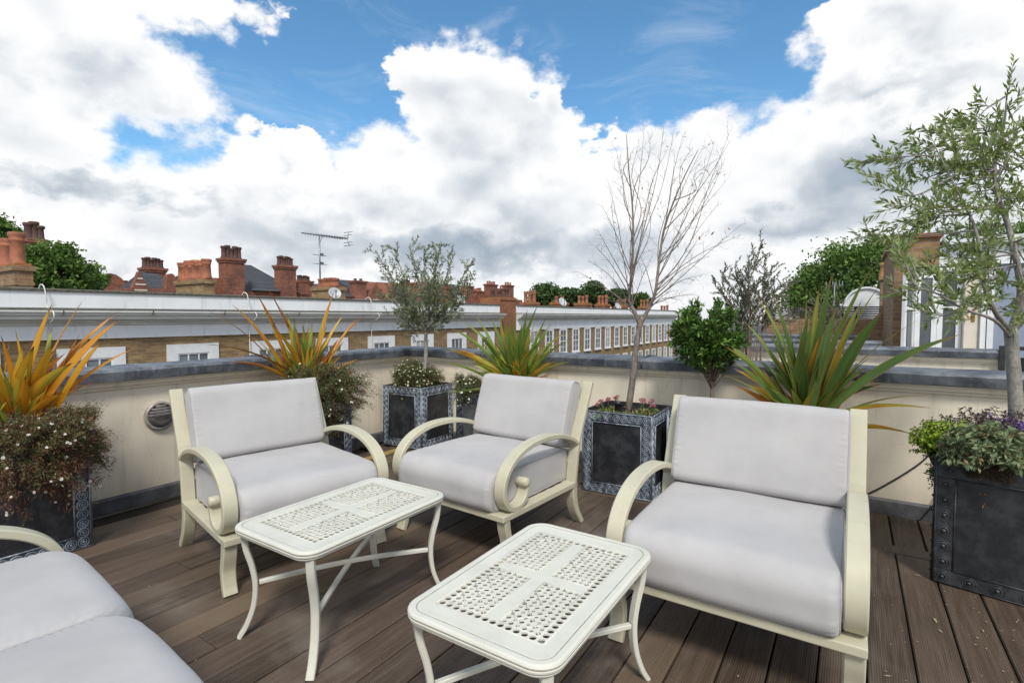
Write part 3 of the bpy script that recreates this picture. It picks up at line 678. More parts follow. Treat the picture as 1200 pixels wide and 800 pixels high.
def rrect(hx, hy, r, z, m=9, k=6):
    pts = []
    for cx_, cy_, a0 in ((hx - r, hy - r, 0), (-hx + r, hy - r, 90), (-hx + r, -hy + r, 180), (hx - r, -hy + r, 270)):
        for j in range(m): a = R(a0 + 90 * j / (m - 1)); pts.append(Vector((cx_ + r * math.cos(a), cy_ + r * math.sin(a), z)))
    return pts
def coffee_table(label, loc, rz=0., hx=.29, hy=.45):
    t = empty('coffee_table', loc, rz); tag(t, label, 'table', 'cream metal coffee tables')
    H_ = .54; c = .0296; nx, ny = 14, 24; cyy = .0288
    gx, gy = nx * c / 2, ny * cyy / 2; zt = H_ - .004; zb = H_ - .0095
    m = MB()
    def cell(x0, y0, sx, sy, shape, rad):
        cx_, cy_ = x0 + sx / 2, y0 + sy / 2
        if shape == 'o': K = 16; angs = [2 * math.pi * i / K for i in range(K)]; inner = [(cx_ + rad * math.cos(a), cy_ + rad * math.sin(a)) for a in angs]
        else:
            K = 8; angs = [2 * math.pi * i / K for i in range(K)]
            inner = [(cx_ + rad * math.cos(a) * (1.0 if i % 2 == 0 else .74), cy_ + rad * math.sin(a) * (1.0 if i % 2 == 0 else .74)) for i, a in enumerate(angs)]
        outer = []
        for a in angs:
            ca, sa = math.cos(a), math.sin(a); q = max(abs(ca), abs(sa)); outer.append((cx_ + ca / q * sx / 2, cy_ + sa / q * sy / 2))
        m.loops([[Vector((x, y, zt)) for x, y in outer], [Vector((x, y, zt)) for x, y in inner], [Vector((x, y, zb)) for x, y in inner], [Vector((x, y, zb)) for x, y in outer]], cap=False)
    def plain(x0, y0, x1, y1): m.add([(x0, y0, zt), (x1, y0, zt), (x1, y1, zt), (x0, y1, zt)], [(0, 1, 2, 3)]); m.add([(x0, y0, zb), (x1, y0, zb), (x1, y1, zb), (x0, y1, zb)], [(0, 1, 2, 3)])
    for i in range(nx):
        for j in range(ny):
            x0, y0 = -gx + i * c, -gy + j * cyy
            if i in (0, nx - 1) or j in (0, ny - 1): cell(x0, y0, c, cyy, 'o', .0112)
            elif i in (6, 7) or j in (11, 12): plain(x0, y0, x0 + c, y0 + cyy)
    for sx in (-1, 1):
        for sy_ in (-1, 1):
            x0, y0 = min(sx * c, sx * 6 * c), min(sy_ * cyy, sy_ * 11 * cyy); qx, qy = 6, 12; ax, ay = 5 * c / qx, 10 * cyy / qy
            for i in range(qx):
                for j in range(qy): cell(x0 + i * ax, y0 + j * ay, ax, ay, 'd', .0108 if (i + j) % 2 else .0085)
    m.build('perforated_panel', 'white_metal', t)
    # raised lattice ribs and panel edges
    m = MB()
    for sx in (-1, 1):
        for sy_ in (-1, 1):
            xa, xb = sx * c, sx * 6 * c; ya, yb = sy_ * cyy, sy_ * 11 * cyy
            x0, x1, y0, y1 = min(xa, xb), max(xa, xb), min(ya, yb), max(ya, yb)
            for (a, b_) in (((x0, y0), (x1, y0)), ((x1, y0), (x1, y1)), ((x1, y1), (x0, y1)), ((x0, y1), (x0, y0))):
                m.tube([(a[0], a[1], zt), (b_[0], b_[1], zt)], .0018, 4)
            step = c * 2.5 / 1.0; L = (x1 - x0)
            k = 0
            while k * step < (y1 - y0) + L:                      # two diagonal families, clipped to the panel
                for dr in (1, -1):
                    q0 = y0 + k * step if dr == -1 else y0 - L + k * step
                    # line y = q0 +/- (x - x0)
                    xs0, xs1 = x0, x1
                    pts = []
                    for s_ in (0, 1):
                        pass
                    if dr == 1: lo = max(x0, x0 + (y0 - q0)); hi = min(x1, x0 + (y1 - q0)); f = lambda x: q0 + (x - x0)
                    else: lo = max(x0, x0 + (q0 - y1)); hi = min(x1, x0 + (q0 - y0)); f = lambda x: q0 - (x - x0)
                    if hi - lo > .01: m.tube([(lo, f(lo), zt + .0002), (hi, f(hi), zt + .0002)], .0019, 4)
                k += 1
    for (x0, x1, y0, y1) in ((-gx - .002, gx + .002, -gy - .002, gy + .002),):
        for (a, b_) in (((x0, y0), (x1, y0)), ((x1, y0), (x1, y1)), ((x1, y1), (x0, y1)), ((x0, y1), (x0, y0))): m.tube([(a[0], a[1], zt), (b_[0], b_[1], zt)], .002, 4)
    m.build('lattice_ribs', 'white_metal', t)
    m = MB(); R0 = .085
    prof = [(None, zt + .0006), (-.060, zt + .001), (-.034, zt + .003), (-.030, zt + .0005), (-.026, zt + .004), (-.010, H_), (-.003, H_ - .003), (0, H_ - .009), (-.001, H_ - .013), (-.006, H_ - .015), (-.006, H_ - .018), (-.001, H_ - .020), (-.002, H_ - .026), (-.009, H_ - .029), (-.009, H_ - .032), (-.006, H_ - .034), (-.010, H_ - .040), (-.03, H_ - .040), (-.03, H_ - .02)]
    L = []
    for off, z in prof:
        L.append(rrect(gx, gy, .004, z) if off is None else rrect(hx + off, hy + off, R0 + off, z))
    m.loops(L, cap=False); o = m.build('table_rim', 'white_metal', t)
    m = MB(); m.tube(rrect(hx - .030, hy - .030, R0 - .03, zt + .0018) + [rrect(hx - .030, hy - .030, R0 - .03, zt + .0018)[0]], .0016, 5, cap=False)
    for dz, of in ((.0165, .0055), (.0305, .0085)):
        q = rrect(hx - of, hy - of, R0 - of, H_ - dz); m.tube(q + [q[0]], .0018, 5, cap=False)
    m.build('rim_groove', 'groove_line', t)  # thin darker lines set into the grooves of the table rim
    kx, ky = hx - .055, hy - .075
    for sx in (-1, 1):
        for sy_ in (-1, 1):
            d = Vector((sx * .55, sy_ * .83, 0)).normalized(); base = Vector((sx * kx, sy_ * ky, 0))
            pr = [(.028, .505), (.018, .42), (-.006, .33), (-.018, .24), (-.008, .14), (.022, .055), (.055, 0)]
            pts = poly_interp([base + d * o_ + Vector((0, 0, z)) for o_, z in pr], 5)
            mm = MB(); mm.sweep(pts, Vector((-d.y, d.x, 0)), .036, [.026 - .006 * i / len(pts) for i in range(len(pts))], .004); mm.build('leg', 'white_metal', t)
    m = MB()
    for k_, s_ in enumerate((-1, 1)):
        d = Vector((.55, .83, 0)).normalized()
        a = Vector((-s_ * (kx - .018), -(ky - .03), .235)); b_ = Vector((s_ * (kx - .018), (ky - .03), .235)); z = .012 * k_
        dr = (b_ - a).normalized()
        m.sweep([a.lerp(b_, q) + Vector((0, 0, z + .018 * math.sin(math.pi * q))) for q in [i / 12 for i in range(13)]], Vector((-dr.y, dr.x, 0)), .022, .02, .003)
    m.build('stretcher', 'white_metal', t)
    return t

def build_furniture():
    g = 'cream scroll arm lounge chairs'
    L = 'cream scroll arm chair with grey cushions, '
    seat_thing('armchair', 'scroll arm lounge chair at the left, beside the round wall light', 'armchair', (-3.058, 1.99, 0), R(90 - 11.5), group=g, seed=0)
    seat_thing('armchair', 'scroll arm lounge chair in the middle, between corner planter and bare tree', 'armchair', (-2.155, 2.95, 0), R(-4), group=g, seed=11)
    seat_thing('armchair', 'scroll arm lounge chair on the right, closest to the herb planter', 'armchair', (-.425, 2.617, 0), 0, group=g, seed=23)
    seat_thing('sofa', 'scroll arm two seat sofa cut off by the lower left corner', 'sofa', (-2.01, .275, 0), R(180 - 5), w=1.62, nseat=2, seed=31)
    coffee_table('pierced cream coffee table standing farther off, in front of the left armchair', (-2.105, 1.705, 0))
    coffee_table('pierced cream coffee table nearest the camera, by the right armchair', (-.945, 1.64, 0))

# ------------------------------------------------------------------ planters
def planter(label, loc, rz=0., w=.61, h=.70, kind='patina', group='square lead planters'):
    panel, border, line = {'patina': ('lead_panel', 'patina', 'patina_line'), 'black': ('black_panel', 'black_lead', 'black_lead'), 'grey': ('grey_panel', 'patina', 'patina')}[kind]
    t = empty('planter', loc, rz); tag(t, label, 'planter', group)
    a = w / 2; tw = .016
    m = MB()
    m.loops([[Vector((x * q, y * q, z)) for x, y in ((-1, -1), (1, -1), (1, 1), (-1, 1))] for q, z in ((a - .008, 0), (a, .004), (a, h - .004), (a - .002, h), (a - tw, h), (a - tw, h - .09))], cap=False)
    m.add([(-a + .01, -a + .01, .002), (a - .01, -a + .01, .002), (a - .01, a - .01, .002), (-a + .01, a - .01, .002)], [(0, 1, 2, 3)])
    m.build('box', panel, t)
    bw = .088; mb, ml, mr = MB(), MB(), MB()
    for q in range(4):
        ca, sa = [(1, 0), (0, 1), (-1, 0), (0, -1)][q]
        # face frame: u along the face, z up, outward n
        U = Vector((ca, sa, 0)); Nn = Vector((sa, -ca, 0))
        def P(u, z, o_): return U * u + Nn * (a + o_) + Vector((0, 0, z))
        def strip(mm, u0, u1, z0, z1, o_): mm.loops([[P(u0, z0, .0), P(u1, z0, .0), P(u1, z1, .0), P(u0, z1, .0)], [P(u0 + .002, z0 + .002, o_), P(u1 - .002, z0 + .002, o_), P(u1 - .002, z1 - .002, o_), P(u0 + .002, z1 - .002, o_)]], cap=False); mm.add([P(u0 + .002, z0 + .002, o_), P(u1 - .002, z0 + .002, o_), P(u1 - .002, z1 - .002, o_), P(u0 + .002, z1 - .002, o_)], [(0, 1, 2, 3)])
        strip(mb, -a, a, h - bw - .006, h - .004, .005); strip(mb, -a, a, .004, bw, .005)
        strip(mb, -a, -a + bw, bw + .001, h - bw - .007, .005); strip(mb, a - bw, a, bw + .001, h - bw - .007, .005)
        # raised beads at the inner and outer edges of the border
        for (u0, z0, u1, z1) in ((-a + bw, bw, a - bw, bw), (-a + bw, h - bw - .006, a - bw, h - bw - .006), (-a + bw, bw, -a + bw, h - bw - .006), (a - bw, bw, a - bw, h - bw - .006),
                                 (-a + .004, .008, -a + .004, h - .006), (a - .004, .008, a - .004, h - .006), (-a, h - .006, a, h - .006), (-a, .009, a, .009)):
            ml.tube([P(u0, z0, .005), P(u1, z1, .005)], .0048, 6)
        # rosettes
        K, KK = (9, 10) if kind != 'black' else (6, 7); pts = []
        for i in range(K): u = -a + bw / 2 + i * (w - bw) / (K - 1); pts += [(u, h - bw / 2 - .004), (u, bw / 2 + .002)]
        for i in range(1, KK): z = bw / 2 + i * (h - bw) / KK; pts += [(-a + bw / 2, z), (a - bw / 2, z)]
        rings = ((.0295, .0032), (.0165, .0034)) if kind != 'black' else ((.030, .0025), (.018, .0045))
        for (u, z) in pts:
            n = 16
            for (r_, tr) in rings:
                LL = []
                for kk in range(5):
                    ph = math.pi * kk / 4; rr = r_ + tr * math.cos(ph); oo = .005 + tr * 1.2 * math.sin(ph)
                    LL.append([P(u + rr * math.cos(2 * math.pi * j / n), z + rr * math.sin(2 * math.pi * j / n), oo) for j in range(n)])
                mr.loops(LL, cap=False, smooth=True)
            kd = 1.5 if kind == 'black' else 1.
            LL = [[P(u + rr * kd * math.cos(2 * math.pi * j / 10), z + rr * kd * math.sin(2 * math.pi * j / 10), oo) for j in range(10)] for rr, oo in ((.0078, .005), (.0066, .009 * kd), (.004, .0125 * kd), (.001, .014 * kd))]
            mr.loops(LL, cap=False, smooth=True)
    if kind == 'black': mb.add(mr.v, mr.f); mb.sm[-len(mr.f):] = mr.sm
    fr = mb.build('border', border, t); ml.build('bead', line, fr)
    if kind != 'black': mr.build('rosettes', line if kind != 'grey' else 'patina', fr)
    m = MB(); n = 10; L = []
    vs, fs = [], []
    s_ = a - tw - .001
    for i in range(n + 1):
        for j in range(n + 1): x, y = -s_ + 2 * s_ * i / n, -s_ + 2 * s_ * j / n; vs.append((x, y, h - .055 + .02 * mnoise.noise(Vector((x * 9 + loc[0], y * 9, 0)))))
    for i in range(n):
        for j in range(n): fs.append((i * (n + 1) + j, (i + 1) * (n + 1) + j, (i + 1) * (n + 1) + j + 1, i * (n + 1) + j + 1))
    m.add(vs, fs); m.build('soil', 'soil', t)
    return t

# ------------------------------------------------------------------ plants
def blades(name, label, base, heroes, n, lrange, mat, seed, bw=(.028, .046), lean=(8, 55), azc=None, group=None, cat='plant', droop=.12):
    """clump of strap leaves; heroes = world points the boldest leaves reach"""
    rr = random.Random(seed); base = Vector(base); V, F, UV, RN = [], [], [], []
    specs = []
    for h in heroes:
        tip = Vector(h[0]); specs.append((tip, h[1], h[2] * 1.15))
    for i in range(n):
        a = rr.uniform(0, 2 * math.pi); le = R(lean[0] + (lean[1] - lean[0]) * rr.random() ** .8); L = rr.uniform(*lrange) * (1 - .25 * abs(le))
        d = Vector((math.cos(a) * math.sin(le), math.sin(a) * math.sin(le), math.cos(le)))
        if azc and base.x + d.x * L < azc[0]: d.x *= .35
        if azc and len(azc) > 1 and base.y + d.y * L > azc[1]: d.y *= .35
        specs.append((base + d * L - Vector((0, 0, droop * L * math.sin(le))), rr.random(), rr.uniform(*bw)))
    for spi, (tip, rn, wd) in enumerate(specs):
        b0 = base + Vector((rr.gauss(0, .05), rr.gauss(0, .05), rr.uniform(-.03, .02))); v = tip - b0; L = v.length
        hor = Vector((v.x, v.y, 0)); ctrl = b0 + hor * .42 + Vector((0, 0, max(v.z, 0) * .54 + L * .05 + hor.length * .12))
        side = Vector((-v.y, v.x, 0)); side = side.normalized() if side.length > .02 else Vector((1, 0, 0))
        hero = spi < len(heroes)
        if hero: fc = Vector((.55, -.8, .25)); vn = v.normalized(); side = vn.cross(fc - vn * fc.dot(vn)).normalized()
        side = (Matrix.Rotation(rr.gauss(0, .55 if hero else .9), 3, v.normalized()) @ side).normalized(); tw = rr.gauss(0, .3 if hero else .6)
        K = 12; o = len(V)
        for k in range(K + 1):
            t = k / K; p = b0 * (1 - t) ** 2 + ctrl * 2 * t * (1 - t) + tip * t * t
            tg = ((ctrl - b0) * (1 - t) + (tip - ctrl) * t).normalized()
            s_ = side - tg * side.dot(tg); s_ = (Matrix.Rotation(tw * t, 3, tg) @ s_.normalized()); nn = tg.cross(s_)
            wv = wd * (.55 + .45 * min(1, t / .3)) * (1 - max(0, (t - .55) / .45) ** 1.5) + .0012
            fold = wv * (.45 - .3 * t)
            for u, of in ((-.5, 1), (-.25, .4), (0, 0), (.25, .4), (.5, 1)):
                V.append(p + s_ * (u * wv) + nn * (fold * of * .5)); 
        for k in range(K):
            for q in range(4):
                i0 = o + k * 5 + q; F.append((i0, i0 + 1, i0 + 6, i0 + 5)); RN.append(rn)
                UV += [(q / 4, k / K), ((q + 1) / 4, k / K), ((q + 1) / 4, (k + 1) / K), (q / 4, (k + 1) / K)]
    me = bpy.data.meshes.new(name); me.from_pydata([tuple(v - base) for v in V], [], F); me.update()
    uvl = me.uv_layers.new(name='UVMap'); uvl.data.foreach_set('uv', [c for q in UV for c in q])
    a = me.attributes.new('rnd', 'FLOAT', 'FACE'); a.data.foreach_set('value', RN)
    me.polygons.foreach_set('use_smooth', [True] * len(F)); me.materials.append(MATS[mat])
    o = bpy.data.objects.new(name, me); COL.objects.link(o); o.location = base
    tag(o, label, cat, group); return o

def flowers(parent, P, Nn, mat, size=.011, petals=9, name='flowers', centre='leaf_lime', loc=(0, 0, 0)):
    lv = Leaves(); lc = Leaves(); P = np.asarray(P); Nn = unit(np.asarray(Nn)); n = len(P)
    A = unit(np.cross(Nn, rng.normal(size=(n, 3)))); B = np.cross(Nn, A); rn = rng.random(n); sz = size * rng.uniform(.7, 1.15, n)
    for k in range(petals):
        a = 2 * math.pi * k / petals; D = A * math.cos(a) + B * math.sin(a) + Nn * .15
        lv.add(P, D, sz, sz * .62, .05, rn, N=Nn, shape=.62)
    o = lv.build(name, mat, parent, loc); o['kind'] = 'stuff'
    for k in range(4): a = math.pi * k / 2; lc.add(P + Nn * .0015, A * math.cos(a) + B * math.sin(a), sz * .38, sz * .4, .0, np.full(n, .7), N=Nn)
    c = lc.build('flower_centres', centre, parent, loc); c['kind'] = 'stuff'

def mound(name, label, base, cen, rad, nst, nleaf, stem_mat, leaf_mat, seed, hang=.2, nfl=0, petal='petal_white', greentop=.6, cat='plant', stem_n=9000, leaf_sz=(.011, .026), stem_len=(.015, .05), flsize=.011, stems_rnd=None):
    """billowing wiry mound: stems radiating from the pot, fine leaves, flowers on the outside"""
    global rng
    rng = np.random.default_rng(seed); rr = random.Random(seed)
    base, cen = Vector(base), Vector(cen); t = empty(name, base); tag(t, label, cat)
    st = MB(); ends = []
    for i in range(nst):
        d = Vector((rr.gauss(0, 1), rr.gauss(0, 1), rr.gauss(.15, .8))).normalized()
        lump = .72 + .38 * mnoise.noise(d * 2.1 + Vector((seed, 0, 0))) + rr.uniform(-.08, .16) * (1 if rr.random() < .9 else 1.7)
        e = cen + Vector((d.x * rad[0], d.y * rad[1], d.z * rad[2])) * lump
        if d.z < .2: e.z -= hang * rr.random() * (0.4 + .6 * (.2 - d.z))
        b0 = base + Vector((rr.uniform(-.16, .16), rr.uniform(-.16, .16), 0)); mid = b0.lerp(e, .5) + Vector((0, 0, .10 * rr.random() + (.08 if d.z < .2 else 0)))
        pts = [b0 * (1 - q) ** 2 + mid * 2 * q * (1 - q) + e * q * q for q in (0, .25, .5, .75, .9, 1)]
        st.tube([p - base for p in pts], [.0022, .002, .0017, .0013, .001, .0006], 3, cap=False); ends.append((pts, d))
    st.build('stems', 'stem_dry' if stem_mat == 'stem_dry' else 'stem_dry_green', t)
    E = np.array([[list(p) for p in pts] for pts, d in ends]); Dn = np.array([list(d) for _, d in ends])
    def sample(n, lo=.35):
        i = rng.integers(0, len(E), n); q = lo + (1 - lo) * rng.random(n) ** .7 * 1.0; k = np.minimum((q * 5).astype(int), 4); f = q * 5 - k
        P = E[i, k] * (1 - f)[:, None] + E[i, k + 1] * f[:, None]; return P, Dn[i], q
    lv = Leaves(); P, D, q = sample(stem_n, .4); P = P + rng.normal(size=P.shape) * .016
    DD = D + rng.normal(size=P.shape) * .8; lv.add(P, DD, rng.uniform(*stem_len, len(P)), rng.uniform(.002, .0045, len(P)), rnd=rng.random(len(P)))
    lv.build('dry_twigs', stem_mat, t, base)
    lv = Leaves(); P, D, q = sample(int(nleaf * 2.2), .35)
    hgt = (P[:, 2] - cen.z) / rad[2] + rng.normal(size=len(P)) * .35
    nz = np.array([mnoise.noise(Vector(p) * 6 + Vector((seed, 1, 2))) for p in P])
    keep = (hgt * .8 + nz * 1.6) > (1 - 2 * greentop); P, D = P[keep][:nleaf], D[keep][:nleaf]; P = P + rng.normal(size=P.shape) * .014
    lv.add(P, D * .7 + rng.normal(size=P.shape) * .8 + [0, 0, .3], rng.uniform(*leaf_sz, len(P)), rng.uniform(*leaf_sz, len(P)) * .38)
    lv.build('foliage', leaf_mat, t, base)
    if nfl:
        P, D, q = sample(nfl, .93); nn = D + np.array([.25, -.4, .5]); P = P + unit(D) * .02
        flowers(t, P, nn + rng.normal(size=P.shape) * .25, petal, flsize, loc=base)
    return t

class Tree:
    """trunk and limbs as tapered tubes; remembers twigs to hang leaves on"""
    def __init__(s, seed): s.mb = MB(); s.tw = []; s.rr = random.Random(seed)
    def tubeline(s, pts, r0, r1, n=7): 
        k = len(pts); s.mb.tube(pts, [r0 + (r1 - r0) * i / (k - 1) for i in range(k)], n)
    def limb(s, pts, r0, r1, n=7, sub=4):
        p = poly_interp(pts, sub); s.tubeline(p, r0, r1, n); return p
    def twigs(s, path, n, length, dirf, r=.003, sub=0, sublen=.4, start=.2, wob=.10, up=.2, seg=5, end_too=True, tn=4, spread=1.):
        rr = s.rr; k = len(path)
        for i in range(n):
            q = start + (1 - start) * (i + rr.random()) / n; j = min(int(q * (k - 1)), k - 2); f = q * (k - 1) - j
            p = path[j].lerp(path[j + 1], f); tg = (path[j + 1] - path[j]).normalized()
            d = dirf(p, tg, rr); L = rr.uniform(*length) * (1.1 - .4 * q); e = p + d * L
            pts = [p]; cur = p.copy(); dd = d.copy()
            for m_ in range(seg):
                dd = (dd + Vector((rr.gauss(0, wob), rr.gauss(0, wob), rr.gauss(0, wob) + up / seg))).normalized(); cur = cur + dd * (L / seg); pts.append(cur.copy())
            s.mb.tube(pts, [r * (1 - .75 * m_ / seg) for m_ in range(seg + 1)], tn)
            s.tw.append(pts)
            if sub: s.twigs(pts, sub, (length[0] * sublen, length[1] * sublen), dirf, r * .55, 0, start=.25, wob=wob, up=up, seg=3, tn=3)
    def leaves_on(s, per_m, L, W, mat, lv=None, start=.15, angle=.8, seed=0, up=.15, droop=0.):
        g = np.random.default_rng(seed); lv = lv or Leaves(); P, D = [], []
        for pts in s.tw:
            Lg = sum((pts[i + 1] - pts[i]).length for i in range(len(pts) - 1)); n = max(2, int(per_m * Lg))
            for q in np.linspace(start, 1, n):
                x = q * (len(pts) - 1); j = min(int(x), len(pts) - 2); p = pts[j].lerp(pts[j + 1], x - j); tg = (pts[j + 1] - pts[j]).normalized()
                a = g.uniform(0, 2 * math.pi); u = tg.orthogonal().normalized(); w = tg.cross(u); rd = u * math.cos(a) + w * math.sin(a)
                P.append(list(p)); D.append(list(tg * (.75 + .5 * q) + rd * angle + Vector((0, 0, up))))
        P, D = np.array(P), np.array(D)
        lv.add(P, D, g.uniform(L[0], L[1], len(P)), g.uniform(W[0], W[1], len(P)), rnd=np.clip(g.normal(.5, .25, len(P)), 0, 1))
        return lv
    def build(s, name, label, base, bark, cat='tree', group=None):
        t = empty(name, base); tag(t, label, cat, group); base = Vector(base)
        s.mb.v = [tuple(Vector(v) - base) for v in s.mb.v]; s.mb.build('trunk', bark, t); return t

def dir_out(spread=.8, upw=.35, cen=None, pull=0.):
    def f(p, tg, rr):
        u = tg.orthogonal().normalized(); w = tg.cross(u); a = rr.uniform(0, 2 * math.pi)
        d = tg * .7 + (u * math.cos(a) + w * math.sin(a)) * spread + Vector((0, 0, upw))
        if cen is not None: o_ = (p - cen); d += (o_.normalized() if o_.length > 1e-3 else o_) * pull
        return d.normalized()
    return f

def build_planting():
    # ------------- planters
    planter('lead planter at the left edge under the orange strap leaves and trailing daisies', (-4.44, .985, 0))
    planter('lead planter hidden behind the left armchair, only its right border showing', (-4.44, 3.10, 0))
    planter('lead planter with chalky borders in the far corner, holding the small olive tree', (-4.33, 4.565, 0), R(3), w=.58)
    planter('plainer grey lead planter just right of the corner planter, behind the middle armchair', (-3.22, 4.57, 0), 0, w=.58, kind='grey')
    planter('lead planter under the bare tree, pink flowering succulents on its soil', (-1.645, 4.385, 0), R(2), w=.60)
    planter('lead planter out of sight behind the right armchair, under the clipped bush', (-.98, 4.55, 0), 0, w=.56)
    planter('lead planter behind the right armchair, under the tall green strap leaves', (-.28, 4.52, 0), 0, w=.60)
    # ------------- strap leaves
    X = -4.42
    def hx(pix, X=X): return [(onX(px, py, X + dx), rn, wd) for px, py, dx, rn, wd in pix]
    blades('strap_leaf_plant', 'blazing orange strap leaved plant at the left edge above trailing daisies', (-4.44, 1.02, .70),
           hx([(98, 351, .1, .62, .062), (142, 373, .25, .75, .055), (138, 366, .0, .8, .03), (61, 356, .0, .55, .035), (61, 382, -.1, .3, .04), (18, 386, .1, .5, .03), (6, 402, .1, .42, .03), (12, 395, 0, .55, .025),
               (160, 407, .2, .78, .022), (27, 400, .1, .2, .035), (63, 402, .3, .5, .06), (93, 392, .0, .85, .03), (75, 388, -.1, .95, .025), (-6, 430, .3, .5, .07), (-20, 400, .2, .4, .06), (120, 400, .35, .6, .05), (40, 405, .3, .45, .06), (85, 425, .3, .4, .06), (-10, 450, .3, .55, .07), (30, 440, .35, .7, .05)]),
           85, (.40, .78), 'blade_orange', 11, (.028, .05), (5, 50), azc=(-4.75,))
    X2 = -4.42
    blades('strap_leaf_plant', 'orange and green strap leaved plant behind the left armchair', (-4.44, 3.10, .72),
           hx([(391, 343, .0, .75, .035), (272, 357, .0, .72, .045), (242, 363, .1, .98, .012), (301, 345, .0, .85, .03), (309, 331, -.1, .97, .014), (234, 403, .1, .98, .014), (420, 372, .1, .8, .022), (404, 367, .0, .62, .03), (336, 366, .0, .55, .04), (366, 378, .1, .42, .045),
               (350, 392, .2, .25, .045), (403, 400, .2, .6, .03), (328, 360, .0, .95, .016), (291, 392, .1, .6, .04), (262, 425, .2, .9, .02), (423, 420, .2, .85, .018), (430, 368, .1, .9, .014), (383, 382, .1, .8, .035), (345, 372, .2, .5, .04), (318, 380, .15, .7, .045)], X2),
           120, (.45, .82), 'blade_mixed', 12, (.026, .046), (5, 48), azc=(-4.78,))
    Y = 4.5
    def hy(pix, Y=Y): return [(onY(px, py, Y + dy), rn, wd) for px, py, dy, rn, wd in pix]
    blades('strap_leaf_plant', 'dense green strap leaved plant behind the middle armchair', (-2.93, 4.58, .68),
           hy([(618, 362, 0, .3, .035), (630, 358, -.1, .25, .035), (604, 367, 0, .5, .03), (540, 376, 0, .3, .035), (527, 384, -.1, .45, .035), (516, 408, -.2, .85, .04), (530, 408, -.2, .9, .035), (575, 372, 0, .2, .035), (655, 400, -.1, .55, .035), (668, 398, -.1, .6, .025),
               (600, 390, -.2, .8, .03), (585, 365, .1, .3, .03), (558, 370, 0, .35, .03), (645, 380, 0, .3, .03), (672, 424, -.2, .75, .03), (520, 425, -.3, .3, .025), (523, 462, -.4, .15, .022), (640, 372, 0, .35, .03), (665, 388, 0, .7, .02), (565, 395, -.2, .2, .04), (612, 380, -.2, .25, .045), (592, 376, -.2, .3, .045)]),
           165, (.55, .92), 'blade_green', 13, (.028, .046), (4, 58), azc=(-9, 4.85))
    blades('strap_leaf_plant', 'tall broad green strap leaved plant rising behind the right armchair', (-.28, 4.50, .60),
           hy([(1022, 313, 0, .45, .03), (975, 322, 0, .3, .05), (960, 338, 0, .75, .045), (1037, 362, -.2, .25, .075), (1125, 392, -.3, .35, .06), (1078, 374, -.1, .85, .035), (995, 365, -.1, .5, .055), (935, 348, 0, .2, .045), (945, 350, 0, .6, .03), (893, 346, 0, .35, .045), (886, 346, -.1, .7, .02),
               (872, 376, -.1, .6, .05), (838, 392, -.1, .45, .05), (846, 404, -.2, .7, .03), (1090, 478, -.5, .85, .035), (1068, 508, -.5, .9, .03), (1104, 464, -.5, .85, .03), (905, 345, 0, .3, .03), (921, 362, -.1, .15, .045), (1010, 352, 0, .8, .04), (948, 365, -.2, .2, .06), (968, 375, -.3, .4, .06), (860, 425, -.3, .3, .05), (912, 380, -.2, .5, .05), (1030, 335, 0, .7, .02), (980, 360, -.1, .3, .06), (850, 440, -.3, .65, .03)]),
           80, (.6, .95), 'blade_deep', 14, (.038, .068), (4, 52), azc=(-9, 4.86))
    # ------------- trailing daisies
    mound('trailing_daisies', 'big brown and green mound of white daisies spilling over the leftmost planter', (-4.42, 1.0, .66), (-4.22, 1.06, .69), (.37, .43, .26), 620, 24000, 'stem_dry', 'leaf_daisy', 21, hang=.20, nfl=150, greentop=.60, stem_n=48000, flsize=.010)
    mound('trailing_daisies', 'rounded green and rusty daisy mound behind the left armchair', (-4.42, 3.12, .68), (-4.28, 3.16, .76), (.40, .60, .34), 620, 34000, 'stem_dry', 'leaf_daisy', 22, hang=.30, nfl=90, greentop=.70, stem_n=26000, flsize=.010)
    mound('trailing_daisies', 'yellowish green daisy cushion around the corner olive trunk', (-4.33, 4.56, .66), (-4.33, 4.52, .76), (.36, .36, .24), 420, 15000, 'stem_dry_green', 'leaf_daisy', 23, hang=.1, nfl=260, petal='petal_cream', greentop=.8, stem_n=12000, flsize=.010)
    mound('trailing_daisies', 'small tuft of pale daisies in the grey planter beside the corner one', (-3.35, 4.42, .66), (-3.42, 4.38, .72), (.20, .20, .20), 180, 5000, 'stem_dry_green', 'leaf_daisy', 24, hang=.08, nfl=110, petal='petal_cream', greentop=.8, stem_n=4000)
    # ------------- small olive in the corner
    tr = Tree(31); d0 = 5.98; base = Vector((-4.27, 4.50, .66))
    dep = (base - CAM).dot(AF)
    A = lambda px, py, dd=0.: at(px, py, dep + dd)
    trunk = tr.limb([base, A(498, 430), A(499, 400), A(499, 383)], .026, .020, 9)
    rr = tr.rr
    for (px, py, dd) in [(440, 295, .1), (462, 292, -.1), (480, 288, .15), (497, 290, -.1), (517, 284, .1), (533, 296, -.1), (553, 308, .1), (548, 325, -.15), (455, 320, .2), (450, 345, -.1), (470, 330, -.3), (490, 325, .35), (520, 330, -.35), (535, 345, .2), (465, 350, .3), (510, 310, .0), (478, 378, -.2), (530, 365, -.2), (500, 330, -.4), (460, 365, .2), (545, 350, .0), (485, 345, -.35)]:
        e = A(px, py, dd * .9); s0 = trunk[-1 - rr.randrange(3)]
        mid = s0.lerp(e, .5) + Vector((0, 0, -.03)) + rvec(.02)
        p = tr.limb([s0, mid, e], .009, .0022, 5, 5)
        tr.twigs(p, 11, (.10, .22), dir_out(.9, .15), .0022, sub=2, sublen=.6, start=.22); tr.tw.append(p[len(p) // 2:])
    lv = tr.leaves_on(150, (.028, .048), (.009, .014), '', seed=3, angle=.9)
